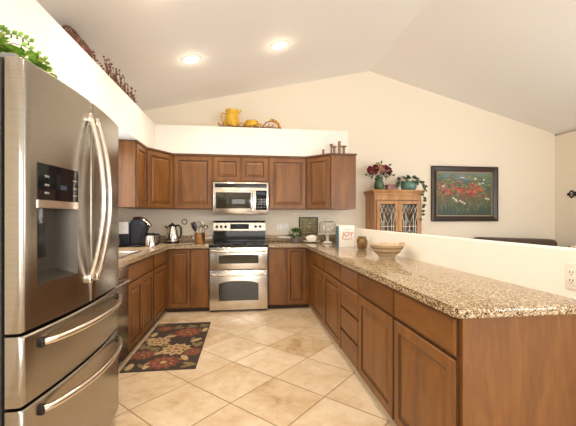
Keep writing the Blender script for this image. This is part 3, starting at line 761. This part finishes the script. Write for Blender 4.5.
wplate('white wall plate with outlet and switch on the peninsula low wall', (1.420, 1.268, .965), -PI/2, 'os')
# small plant
t = thing('potted_plant', 'small dark green potted plant on the back counter right of the range', 'plant', (.735, 4.86, CZ)); t.scale = (1.1, 1.1, 1.1)
mb = MB(); mb.lathe([(.032, 0), (.045, .062), (.048, .066), (.04, .066), (.036, .05)], n=22); mb.build('pot', 'grey', t)
mb = MB(); leafball(mb, (0, 0, .105), (.080, .065, .062), 170, .045, .022); mb.build('foliage', ['leafd', 'leaf'], t, smooth=False)
# picture
def frame_pic(name, label, loc, w, hgt, fw, deep, strokes, canvas='canvas', fmat='frame', rz=0, liner=True):
    t = thing(name, label, 'picture', loc, rz)
    mb = MB(); st = [(0, 0), (0, -deep), (fw*.3, -deep-.004), (fw*.75, -deep+.006), (fw, -deep+.012), (fw, -.004)]
    R = []
    for i, y in st: R.append([mb.v(q) for q in ((-w/2+i, y, i), (w/2-i, y, i), (w/2-i, y, hgt-i), (-w/2+i, y, hgt-i))])
    for a, b in zip(R, R[1:]):
        for k in range(4): mb.face([a[k], a[(k+1) % 4], b[(k+1) % 4], b[k]])
    mb.build('frame', fmat, t, smooth=False)
    if liner:
        mb = MB(); l = .016
        for a in ((-w/2+fw, w/2-fw, fw, fw+l), (-w/2+fw, w/2-fw, hgt-fw-l, hgt-fw)): mb.box(a[0], a[1], -.012, -.005, a[2], a[3])
        mb.box(-w/2+fw, -w/2+fw+l, -.012, -.005, fw+l, hgt-fw-l); mb.box(w/2-fw-l, w/2-fw, -.012, -.005, fw+l, hgt-fw-l); mb.build('liner', 'framein', t, smooth=False)
    mb = MB(); mb.mi = 0; mb.box(-w/2+fw+.001, w/2-fw-.001, -.0048, -.001, fw+.001, hgt-fw-.001)
    strokes(mb, w-2*fw-.03, hgt-2*fw-.03, fw+.015)
    mb.build('canvas', [canvas, 'pt_or', 'pt_red', 'pt_wh', 'pt_gr', 'pt_ol', 'pt_bl', 'pt_br'], t, smooth=False); return t
def blob(mb, x, z, rx_, rz_, mi, y, rot=0, n=9, rnd=None):
    mb.mi = mi; c = mb.v((x, y, z)); vs = []
    for k in range(n):
        a = 2*PI*k/n; j = rnd.uniform(.75, 1.15); px, pz = rx_*j*math.cos(a), rz_*j*math.sin(a)
        vs.append(mb.v((x+px*math.cos(rot)-pz*math.sin(rot), y, z+px*math.sin(rot)+pz*math.cos(rot))))
    for k in range(n): mb.face([c, vs[k], vs[(k+1) % n]])
def meadow(mb, w, h_, z0):
    r = random.Random(11); y = [-.0052]
    def b(fx_, fz, rx_, rz_, mi, rot=0):
        y[0] -= .000004; x = (fx_-.5)*w; 
        rx_ = min(rx_, w/2-abs(x)) if rot == 0 else rx_
        if rx_ <= .002: return
        blob(mb, x, z0+fz*h_, rx_, rz_, mi, y[0], rot, 9, r)
    for k in range(22): b(r.uniform(.03, .30), r.uniform(.62, .94), .05, .022, r.choice((4, 7, 6)))
    for k in range(22): b(r.uniform(.62, .97), r.uniform(.62, .94), .05, .022, r.choice((4, 7, 4)))
    for k in range(14): b(r.uniform(.30, .62), r.uniform(.82, .95), .06, .014, r.choice((6, 6, 3, 5)))
    for k in range(70): b(r.uniform(.03, .97), r.uniform(.45, .85), .030, .014, r.choice((5, 5, 4)))
    for k in range(120):
        xx = r.uniform(.06, .94); zz = r.uniform(.08, .45); b(xx, zz, .05, .0035, r.choice((4, 4, 5)), PI/2+r.uniform(-.5, .5))
    for k in range(110):
        xx = min(.96, max(.04, r.gauss(.42, .24))); zz = r.gauss(.60, .10)
        b(xx, min(.85, zz), r.uniform(.012, .03), r.uniform(.010, .02), r.choice((1, 1, 1, 2, 2)))
    for xx, zz in ((.62, .52), (.66, .50), (.60, .49), (.70, .55), (.78, .62), (.82, .60), (.2, .52), (.15, .56)): b(xx, zz, .04, .028, r.choice((1, 2)))
    for xx, zz in ((.12, .68), (.30, .40), (.34, .37), (.36, .33), (.42, .34), (.46, .31), (.78, .74), (.84, .76), (.90, .40), (.94, .38), (.86, .84), (.70, .86), (.5, .28)): b(xx, zz, .026, .016, 3)
frame_pic('framed_painting', 'large dark-framed painting of orange flowers on the dining wall', (3.56, YB-.001, 1.165), 1.165, .895, .085, .04, meadow)
def landscape(mb, w, h_, z0):
    r = random.Random(5); y = [-.0052]
    for k in range(60):
        y[0] -= .000004; x = r.uniform(-.46, .46)*w; fz = r.uniform(.05, .95)
        mi = 7 if fz < .3 else r.choice((5, 5, 5, 7, 4)); 
        if abs(x) < .1*w and .3 < fz < .8: mi = r.choice((5, 3, 7))
        blob(mb, x, z0+fz*h_, min(.016, w/2-abs(x)), .010, mi, y[0], 0, 8, r)
frame_pic('small_picture', 'small dark landscape picture standing on the backsplash under the upper cabinet', (.967, YB-.002, .9665), .295, .265, .014, .012, landscape, 'pt_ol', 'frame', liner=False)
# butter plate
t = thing('cake_plate', 'small white plate with a white draped lump on the back counter', 'plate', (.955, 4.75, CZ)); t.scale = (1.08, 1.08, 1.08)
mb = MB(); mb.lathe([(.06, 0), (.10, .010), (.115, .016), (.113, .019), (.07, .009), (.01, .008)], n=36); mb.build('plate', 'porcelain', t)
mb = MB(); r_ = random.Random(2)
mb.ball((0, 0, .055), .075, 3, (1, .75, .62))
for v_ in mb.bm.verts:
    k = 1+.10*math.sin(v_.co.x*70+1)*math.cos(v_.co.y*60)+.05*math.sin(v_.co.z*110); v_.co.x *= k; v_.co.y *= k; v_.co.z = max(.0125, v_.co.z*(.9+.1*k))
mb.build('napkin', 'porcelain', t)
# cake stand
t = thing('cake_stand', 'white pedestal cake stand under a ribbed clear dome', 'cake stand', (1.150, 4.60, CZ)); t.scale = (1.26, 1.26, 1.26)
mb = MB(); mb.lathe([(.055, 0), (.058, .004), (.045, .012), (.018, .022), (.015, .06), (.022, .088), (.060, .098), (.102, .102), (.104, .108), (.01, .109)], n=40); mb.build('stand', 'porcelain', t)
mb = MB(); mb.lathe([(.092, .1095), (.092, .215), (.084, .233), (.06, .242), (.012, .245), (.012, .243), (.06, .240), (.082, .231), (.0895, .214), (.0895, .1095)], n=40, cap=False); d = mb.build('dome', 'glass', t)
mb = MB()
for k in range(16):
    a = 2*PI*k/16; mb.tube([(.0945*math.cos(a), .0945*math.sin(a), .111), (.0945*math.cos(a), .0945*math.sin(a), .214), (.086*math.cos(a), .086*math.sin(a), .2355)], .0016, 5)
for z in (.111, .214): mb.tube([(.0945*math.cos(a), .0945*math.sin(a), z) for a in [2*PI*k/36 for k in range(36)]], .002, 6, closed=True)
mb.build('ribs', 'lead', d)
mb = MB(); mb.lathe([(.006, .2455), (.006, .252), (.013, .262), (.012, .272), (.004, .277)], n=18); mb.build('knob', 'lead', d)
# cookbook with red lettering, seen face on; blue book behind its left edge
bx, by, brz = 1.205, 3.94, math.radians(-4)
t = thing('cookbook', 'white cookbook with red JOY lettering standing on the peninsula counter', 'book', (bx+.018, by, CZ), brz); t.scale = (1.15, 1.15, 1.15)
mb = MB(); mb.box(-.080, .080, -.014, -.0115, 0, .226); mb.box(-.080, .080, .0195, .022, 0, .226); mb.box(-.0825, -.0795, -.014, .022, 0, .226); mb.build('cover', 'paper', t, smooth=False)
boxpart('pages', 'porcelain', t, -.079, .076, -.0113, .0193, .004, .222)
def text(s_, size, loc, par, mat, shear=0, name='lettering'):
    c = bpy.data.curves.new('txt', 'FONT'); c.body = s_; c.size = size; c.align_x = 'CENTER'; c.extrude = .0004; c.shear = shear; c.offset = 0
    o = bpy.data.objects.new('txt', c); COL.objects.link(o); dg = bpy.context.evaluated_depsgraph_get(); dg.update()
    me = bpy.data.meshes.new_from_object(o.evaluated_get(dg)); bpy.data.objects.remove(o)
    r = bpy.data.objects.new(name, me); COL.objects.link(r); me.materials.clear(); me.materials.append(M[mat]); r.parent = par
    r.location = loc; r.rotation_euler = (PI/2, 0, 0); return r
text('JOY', .068, (0.006, -.0146, .112), t, 'redink', .15)
mb = MB(); mb.tube([(-.052, -.0146, .088), (-.02, -.0146, .078), (.02, -.0146, .080), (.055, -.0146, .094)], .0022, 6); mb.build('red_flourish', 'redink', t)
mb = MB()
for k in range(5): mb.box(-.03+k*.013, -.021+k*.013, -.0146, -.0141, .182, .186)
mb.build('small_print', 'grey', t)
t = thing('book', 'thin blue-spined book standing at the left of the white cookbook', 'book', (bx-.093, by+.012, CZ), brz); t.scale = (1.0, 1.15, 1.15)
mb = MB(); mb.box(-.008, .012, -.012, -.0095, 0, .218); mb.box(-.008, .012, .0455, .048, 0, .218); mb.box(-.0105, -.0075, -.012, .048, 0, .218); mb.build('cover', 'blue', t, smooth=False)
boxpart('pages', 'paper', t, -.007, .0115, -.0093, .0453, .004, .214)
# jar
t = thing('jar', 'small brown glazed jar on the counter between cookbook and bowl', 'jar', (1.318, 3.66, CZ)); t.scale = (1.16, 1.16, 1.16)
mb = MB(); mb.lathe([(.036, 0), (.043, .006), (.052, .04), (.053, .07), (.046, .095), (.040, .102), (.044, .112), (.045, .120), (.040, .120), (.036, .104), (.044, .07), (.03, .012), (.004, .010)], n=36); mb.build('body', 'jar', t)
mb = MB(); mb.tube([(-.043, -.02, .105), (-.060, -.028, .10), (-.062, -.029, .075), (-.049, -.022, .062)], .005, 8); mb.build('handle', 'jar', t)
# bowl
t = thing('mixing_bowl', 'wide cream stoneware bowl with footed base on the peninsula counter', 'bowl', (1.215, 2.76, CZ)); t.scale = (1.11, 1.11, 1.04)
mb = MB(); mb.lathe([(.058, 0), (.060, .003), (.060, .016), (.066, .024), (.094, .052), (.116, .085), (.124, .106), (.131, .110), (.132, .120), (.126, .122), (.118, .112), (.110, .086), (.088, .054), (.05, .026), (.005, .022)], n=48); mb.build('body', 'cream', t)
mb = MB(); mb.lathe([(.1172, .0856), (.1222, .096), (.1232, .0955), (.1180, .085)], n=48, cap=False); mb.lathe([(.0955, .0525), (.1030, .063), (.1040, .0625), (.0962, .0518)], n=48, cap=False); mb.build('bands', 'creamband', t)
mb = MB(); mb.tube([(.110, .0, .112), (.135, .0, .118), (.148, .0, .122)], [.022, .016, .010], 12, flat=.35); mb.build('spout', 'cream', t)

# ================================================================== SPOOLS on the right upper cabinet
def spool(x, y, hgt, r, fl, label, top=True):
    mb = MB(); p = [(fl, 0), (fl, .012), (r, .022), (r*.9, hgt*.5), (r, hgt-.022), (fl if top else r, hgt-.012), (fl if top else r, hgt)]
    mb.lathe(p, n=20); o = mb.build('wooden_spool', 'spool'); o.location = (x, y, 2.0925); tag(o, label, 'spool', 'wooden spools on the upper cabinet')
spool(1.090, 4.60, .090, .017, .018, 'shortest plain wooden spool, leftmost on the right upper cabinet', False)
spool(1.205, 4.60, .165, .012, .025, 'slim wooden spool with small flat top, second from the left')
spool(1.263, 4.66, .150, .018, .034, 'flanged wooden spool half hidden behind the tallest one')
spool(1.322, 4.60, .210, .021, .024, 'tallest thick wooden spool on the right upper cabinet', False)
spool(1.392, 4.62, .150, .018, .042, 'wide-topped wooden spool, rightmost on the right upper cabinet')

# ================================================================== LEDGE DECOR
LY = 4.875; L0 = LZ+.0005
t = thing('pitcher', 'yellow pitcher on the ledge above the back cabinets', 'pitcher', (-.185, LY, L0))
mb = MB(); mb.lathe([(.075, 0), (.095, .02), (.105, .09), (.100, .16), (.088, .21), (.092, .255), (.098, .275), (.09, .275), (.082, .24), (.09, .05), (.01, .02)], n=36); mb.build('body', 'yellow', t)
mb = MB(); mb.tube([(-.088, 0, .225), (-.135, 0, .235), (-.155, 0, .19), (-.140, 0, .12), (-.104, 0, .10)], .010, 10); mb.build('handle', 'yellow', t)
mb = MB(); mb.tube([(.080, 0, .245), (.11, 0, .262), (.135, 0, .275)], [.03, .02, .012], 10, flat=.6); mb.build('spout', 'yellow', t)
def garland(mb, pts, n, rr, spread, twig=True):
    P = [Vector(p) for p in pts]
    for k in range(n):
        i = random.randrange(len(P)-1); p = P[i].lerp(P[i+1], random.random())
        q = p+Vector((random.uniform(-1, 1)*spread[0], random.uniform(-1, 1)*spread[1], random.uniform(0, 1)*spread[2]))
        mb.mi = 0; mb.tube([p, p.lerp(q, .5)+Vector((0, 0, .012)), q], .0022, 4)
        mb.mi = random.choice((1, 1, 2)); mb.ball(q, rr*random.uniform(.7, 1.3), 1)
mb = MB(); mb.mi = 0; gp = [(-.36, LY-.12, L0+.012), (-.16, LY-.125, L0+.012), (.06, LY-.12, L0+.012), (.30, LY-.12, L0+.012), (.52, LY-.11, L0+.012)]
mb.tube(gp, .006, 6); garland(mb, gp, 80, .010, (.05, .012, .055))
tag(mb.build('berry_garland', ['brown', 'orange', 'yellow'], None), 'orange and yellow berry garland along the ledge in front of the pitcher', 'garland')
t = thing('flower_pot', 'low yellow pot on the ledge right of the pitcher', 'pot', (.10, LY, L0))
mb = MB(); mb.lathe([(.07, 0), (.095, .03), (.10, .08), (.09, .115), (.095, .125), (.085, .125), (.08, .08), (.01, .02)], n=32); mb.build('body', 'yellow', t)
mb = MB(); mb.tube([(-.098, 0, .1), (-.12, 0, .09), (-.12, 0, .05), (-.098, 0, .045)], .008, 8); mb.tube([(.098, 0, .1), (.12, 0, .09), (.12, 0, .05), (.098, 0, .045)], .008, 8); mb.build('handles', 'yellow', t)
o = MB()
pts = [(.375+.125*math.cos(a), LY, L0+.009+.13*math.sin(a)) for a in [PI*k/16 for k in range(17)]]
o.mi = 0; o.tube(pts, .006, 8); o.mi = 1
for k in range(0, 9):
    o.mi = k % 2+1; o.ball((pts[k][0]+.004, LY-.01, pts[k][2]+.014 if k else pts[k][2]+.02), .024, 1)
tag(o.build('arched_spray', ['brown', 'yellow', 'orange'], None), 'arched dried flower spray at the right end of the back ledge garland', 'flowers')
# left ledge: wicker basket and berry twigs
t = thing('wicker_basket', 'dark wicker basket on the ledge above the refrigerator', 'basket', (-1.375, 2.93, L0)); t.scale = (.95, 1.1, 1.25)
mb = MB(); N = 44
pr_ = [(.07, 0), (.105, .03), (.115, .075), (.105, .12), (.09, .135), (.082, .13), (.09, .05), (.01, .02)]
mb.lathe(pr_, n=N)
for v_ in mb.bm.verts:
    a = math.atan2(v_.co.y, v_.co.x); k = 1+.035*math.sin(a*16+(v_.co.z*160)); v_.co.x *= k*.9; v_.co.y *= k*1.9
mb.build('body', 'wicker', t)
mb = MB(); mb.tube([(.0, .17*math.cos(a), .12+.075*math.sin(a)) for a in [PI*k/18 for k in range(19)]], .010, 8); mb.build('handle', 'wicker', t)
mb = MB(); mb.mi = 0; gp = [(-1.235, 2.52, L0+.012), (-1.24, 2.85, L0+.012), (-1.235, 3.20, L0+.012), (-1.24, 3.55, L0+.012), (-1.235, 4.02, L0+.012)]
mb.tube(gp, .006, 6); garland(mb, gp, 70, .010, (.016, .06, .09)); garland(mb, gp[2:], 60, .010, (.016, .10, .18))
tag(mb.build('berry_garland', ['brown', 'berry', 'berry'], None), 'dark red berry twig garland on the ledge over the refrigerator', 'garland')

# ================================================================== DINING SIDE
t = thing('china_cabinet', 'honey oak display cabinet with leaded glass doors behind the peninsula', 'cabinet', (2.245, 4.70, 0))
W = .365; DP = .37; Hh = 1.585
mb = MB(); mb.box(-W, -W+.02, 0, DP, 0, Hh); mb.box(W-.02, W, 0, DP, 0, Hh); mb.box(-W+.02, W-.02, DP-.012, DP, 0, Hh)
for z in (.05, .55, .82, 1.10, 1.34, Hh-.02): mb.box(-W+.02, W-.02, .02 if z > .6 and z < 1.5 else 0, DP-.012, z, z+.02)
mb.box(-W+.02, W-.02, 0, .02, 0, .05); mb.box(-W+.02, W-.02, 0, .02, Hh-.10, Hh-.02); mb.box(-W+.02, -W+.05, 0, .02, .07, Hh-.1); mb.box(W-.05, W-.02, 0, .02, .07, Hh-.1)
mb.build('body', 'oak', t, smooth=False)
mb = MB()
for k, (e, z0, z1) in enumerate(((.012, Hh-.02, Hh+.01), (.024, Hh+.01, Hh+.03), (.038, Hh+.03, Hh+.05))): mb.box(-W-e, W+e, -e, DP, z0+.0005, z1+.0003, .004)
mb.build('cornice', 'oak', t)
for s_ in (-1, 1):
    x0_, x1_ = (-W+.03, -.003) if s_ < 0 else (.003, W-.03); z0, z1 = .60, 1.475; f = .048
    mb = MB(); mb.box(x0_, x0_+f, -.021, -.0005, z0, z1); mb.box(x1_-f, x1_, -.021, -.0005, z0, z1); mb.box(x0_+f, x1_-f, -.021, -.0005, z0, z0+f); mb.box(x0_+f, x1_-f, -.021, -.0005, z1-f, z1)
    d = mb.build('door', 'oak', t, smooth=False)
    ga, gb, gc, gd = x0_+f, x1_-f, z0+f, z1-f
    boxpart('glass', 'dimglass', d, ga, gb, -.012, -.009, gc, gd)
    mb = MB(); gw = gb-ga; gm = (ga+gb)/2; y = -.0145; r = .0042
    def ln(*p): mb.tube([(ga+gw*a, y, gd-b) for a, b in p], r, 6)
    ln((0, .16), (.25, .02), (.5, .16), (.75, .02), (1, .16)); ln((0, .02), (.25, .16), (.5, .02), (.75, .16), (1, .02)); ln((.25, .16), (.25, .60)); ln((.75, .16), (.75, .60))
    ln((0, .16), (.12, .27), (.12, .62)); ln((1, .16), (.88, .27), (.88, .62)); ln((.25, .16), (.5, .30), (.75, .16)); ln((.5, .30), (.5, .75)); ln((0, .33), (1, .33)); ln((0, .60), (1, .60)); ln((.25, .44), (.5, .38), (.75, .44))
    mb.build('lead_came', 'lead', d)
    mb = MB(); mb.ball((x1_-.02 if s_ < 0 else x0_+.02, -.028, 1.02), .010, 2); mb.build('knob', 'iron', d)
    door(t, x0_, x1_, .08, .545, prof=DOOR, name='lower_door', mat='oak')
CT = 1.6358
def glassware(x, y, z, kind, lab):
    mb = MB()
    if kind: mb.lathe([(.03, 0), (.03, .003), (.005, .006), (.005, .06), (.03, .09), (.036, .14), (.033, .14), (.027, .09), (.004, .065)], n=20)
    else: mb.lathe([(.035, 0), (.05, .01), (.075, .05), (.08, .06), (.076, .06), (.045, .012), (.004, .008)], n=24)
    o = mb.build('goblet' if kind else 'dish', 'glass' if kind else 'porcelain'); o.location = (x, y, z); tag(o, lab, 'glass' if kind else 'dish', 'china in the oak display cabinet')
for i, (x, k, lab) in enumerate(((2.03, 0, 'white dish on the upper shelf behind the left leaded door'), (2.40, 0, 'white dish on the upper shelf behind the right leaded door'))):
    glassware(x, 4.86, 1.3606, k, lab)
for x, k, lab in ((2.05, 0, 'white dish on the middle shelf behind the left leaded door'), (2.42, 0, 'white dish on the middle shelf behind the right leaded door'), (2.33, 1, 'clear goblet beside the dish on the middle shelf of the display cabinet')):
    glassware(x, 4.86, 1.1206, k, lab)
# flowers, box, ivy on the cabinet
t = thing('flower_vase', 'green vase of dark red and cream flowers on the oak cabinet', 'vase', (2.00, 4.83, CT))
mb = MB(); mb.lathe([(.05, 0), (.066, .02), (.075, .07), (.066, .12), (.055, .15), (.066, .185), (.06, .185), (.048, .15), (.06, .07), (.01, .02)], n=30); mb.build('body', 'green', t)
mb = MB()
for k in range(14):
    a = 2*PI*k/14; rr = random.uniform(.03, .13); mb.tube([(.01*math.cos(a), .01*math.sin(a), .10), (rr*.5*math.cos(a), rr*.5*math.sin(a), .24), (rr*math.cos(a), rr*.8*math.sin(a), .30)], .003, 5)
mb_multi = False
leafball(mb, (0, 0, .24), (.12, .10, .06), 60, .07, .03)
for tip in ((.20, -.02, .22), (.14, -.03, .37), (-.18, -.02, .22), (.03, 0, .40)):
    mb.tube([(0, 0, .18), (tip[0]*.5, tip[1]*.5, (tip[2]+.26)/2), tip], .003, 5)
    mb.leaf(tip, (tip[0], 0, .08), (0, -1, .3), .06, .03)
mb.build('leaves', 'leafd', t, smooth=False)
def bloom(mb, c, r, mi):
    mb.mi = mi
    for k in range(34):
        a = random.uniform(0, 2*PI); e = random.uniform(-.5, 1.4); d = Vector((math.cos(a)*math.cos(e), math.sin(a)*math.cos(e), math.sin(e)))
        mb.leaf(Vector(c)+d*r*.45, d, (random.uniform(-1, 1), random.uniform(-1, 1), .6), r*.75, r*.6)
mb = MB()
for c, r, mi in (((-.115, -.03, .27), .07, 0), ((-.07, -.06, .315), .06, 0), ((.11, -.03, .28), .075, 0), ((.15, -.02, .25), .05, 0), ((.07, -.06, .325), .05, 0), ((0, -.09, .275), .055, 1), ((-.03, -.02, .36), .055, 2), ((.03, -.04, .335), .045, 1), ((-.145, 0, .31), .05, 0)): bloom(mb, c, r, mi)
mb.build('blooms', ['red', 'pink', plain('cream_yellow_petal', (.50, .40, .20), .7)], t, smooth=False)
t = thing('keepsake_box', 'mauve patterned box between vase and ivy on the oak cabinet', 'box', (2.20, 4.84, CT))
boxpart('body', 'mauve', t, -.075, .075, -.05, .05, 0, .07, bev=.003); boxpart('lid', 'mauve', t, -.08, .08, -.055, .055, .0705, .09, bev=.004)
mb = MB(); mb.lathe([(.022, 0), (.03, .02), (.025, .04), (.012, .05)], n=18); o = mb.build('trinket', 'porcelain'); o.location = (2.325, 4.83, CT); tag(o, 'tiny white trinket beside the mauve box on the oak cabinet', 'trinket')
t = thing('potted_ivy', 'trailing ivy in a teal pot at the right end of the oak cabinet', 'plant', (2.475, 4.83, CT))
mb = MB(); mb.lathe([(.085, 0), (.11, .03), (.118, .08), (.112, .125), (.12, .138), (.108, .138), (.10, .08), (.01, .03)], n=32); mb.build('pot', 'teal', t)
mb = MB(); leafball(mb, (-.02, -.01, .155), (.17, .10, .05), 80, .065, .05)
for st in ([(.06, -.08, .13), (.13, -.13, .11), (.16, -.155, 0), (.14, -.165, -.16), (.12, -.16, -.32), (.11, -.16, -.46)], [(.08, -.05, .13), (.17, -.10, .10), (.22, -.14, -.03)], [(-.08, -.05, .14), (-.17, -.08, .09), (-.22, -.08, .04)]):
    mb.tube(st, .003, 5)
    for a, b in zip(st, st[1:]):
        for k in range(3):
            p = Vector(a).lerp(Vector(b), k/3); mb.leaf(p, (random.uniform(-1, 1), -.4, random.uniform(-.8, .3)), (0, -1, .2), .055, .045)
mb.build('foliage', 'leafd', t, smooth=False)

# sofa along the dining wall
t = thing('sofa', 'dark brown leather sofa below the painting, only its back showing over the low wall', 'sofa', (4.29, 4.42, 0))
mb = MB(); mb.box(-.66, .66, -.35, .55, .06, .40, .03, 3); mb.build('base', 'sofa', t)
for s_ in (-1, 1):
    mb = MB(); mb.box(.36*s_-.28, .36*s_+.28, -.38, .26, .4005, .52, .05, 4); mb.build('seat_cushion', 'sofa', t)
mb = MB(); mb.box(-.66, .66, .30, .60, .4005, .910, .07, 4)
for v_ in mb.bm.verts:
    if v_.co.z > .7: v_.co.z += .012*math.sin(v_.co.x*7)+.010*math.cos(v_.co.x*3)-.02*(v_.co.x+.66)/1.32
mb.build('backrest', 'sofa', t)
for s_ in (-1, 1):
    mb = MB(); mb.box(s_*.76-.098, s_*.76+.098, -.38, .55, .06, .64, .06, 4); mb.build('armrest', 'sofa', t)
mb = MB()
for x in (-.7, .7):
    for y in (-.3, .5): mb.lathe([(.02, 0), (.03, .0595)], (x, y, .0005), 12)
mb.build('feet', 'frame', t)
def mk_pattern():
    m_, nt, b = nmat('patterned_upholstery'); v = nt.nodes.new('ShaderNodeTexVoronoi'); v.inputs['Scale'].default_value = 16
    nt.links.new(coords(nt).outputs[0], v.inputs['Vector']); r = ramp(nt, [(.28, (.10, .07, .05)), (.34, (.52, .47, .38))]); nt.links.new(v.outputs['Distance'], r.inputs[0])
    nt.links.new(r.outputs[0], b.inputs['Base Color']); b.inputs['Roughness'].default_value = .9; return m_
M['pattern'] = mk_pattern()
t = thing('armchair', 'patterned armchair at the far right, its top edge showing over the low wall', 'armchair', (4.0, 3.63, 0), PI)
mb = MB(); mb.box(-.36, .36, -.36, .30, .10, .42, .04, 3); mb.build('seat', 'pattern', t)
mb = MB(); mb.box(-.36, .36, .18, .36, .4205, .905, .06, 4); mb.build('backrest', 'pattern', t)
for s_ in (-1, 1):
    mb = MB(); mb.box(s_*.42-.058, s_*.42+.058, -.34, .34, .10, .60, .05, 4); mb.build('armrest', 'pattern', t)
mb = MB()
for x in (-.3, .3):
    for y in (-.3, .25): mb.lathe([(.015, 0), (.022, .0995)], (x, y, .0005), 12)
mb.build('feet', 'frame', t)
# iron ornament on the right wall
t = thing('wall_ornament', 'black iron scroll ornament on the right dining wall', 'ornament', (XR-.001, 4.71, 1.605), -PI/2)
mb = MB(); mb.tube([(-.13, -.012, 0), (.13, -.012, 0)], .008, 8)
mb.build('bar', 'iron', t)
mb = MB()
for s_ in (-1, 1):
    for q_ in (-1, 1): mb.tube([(s_*(.02+.085*u), -.012, q_*.055*math.sin(PI*u)) for u in [k/12 for k in range(13)]], .010, 8)
    mb.ball((s_*.115, -.014, 0), .022, 2, (1, .6, 1))
mb.ball((0, -.014, 0), .03, 2, (1, .45, 1.3)); mb.build('scroll', 'iron', t)

# ================================================================== DOWNLIGHTS
sl = math.atan(.2256)
for x, y, lab in ((-.588, 3.79, 'round recessed ceiling light, left of the two lit ones above the kitchen'), (.385, 3.79, 'round recessed ceiling light nearest the ceiling ridge'),
                  (-.66, 2.62, 'round recessed ceiling light just above the top edge of the view'), (.385, 2.62, None), (-.66, 1.2, None), (.385, 1.2, None)):
    z = zc_(x)
    t = thing('recessed_light', lab or 'round recessed ceiling light over the kitchen aisle, out of view', 'ceiling light', (x, y, z), 0, 'recessed ceiling lights')
    t.rotation_euler = (0, -sl, 0)
    mb = MB(); mb.lathe([(.100, -.0005), (.100, -.006), (.076, -.010), (.072, -.006), (.072, -.0005)], n=36, cap=False); mb.build('trim_ring', 'trim', t)
    mb = MB(); mb.lathe([(.071, -.0012), (.071, -.0035), (.02, -.004)], n=32); mb.build('lamp_lens', 'lamp', t)
    l = bpy.data.lights.new('downlight_glow', 'POINT'); l.energy = 1.7; l.color = DOWN_COL; l.shadow_soft_size = .03
    o = bpy.data.objects.new('downlight_glow', l); o.location = (x+.012, y, z-.06); COL.objects.link(o)
    l = bpy.data.lights.new('downlight', 'SPOT'); l.energy = DOWN_POWER; l.color = DOWN_COL; l.spot_size = math.radians(150); l.spot_blend = .9; l.shadow_soft_size = .06
    o = bpy.data.objects.new('downlight', l); o.location = (x+.006, y, z-.05); COL.objects.link(o)
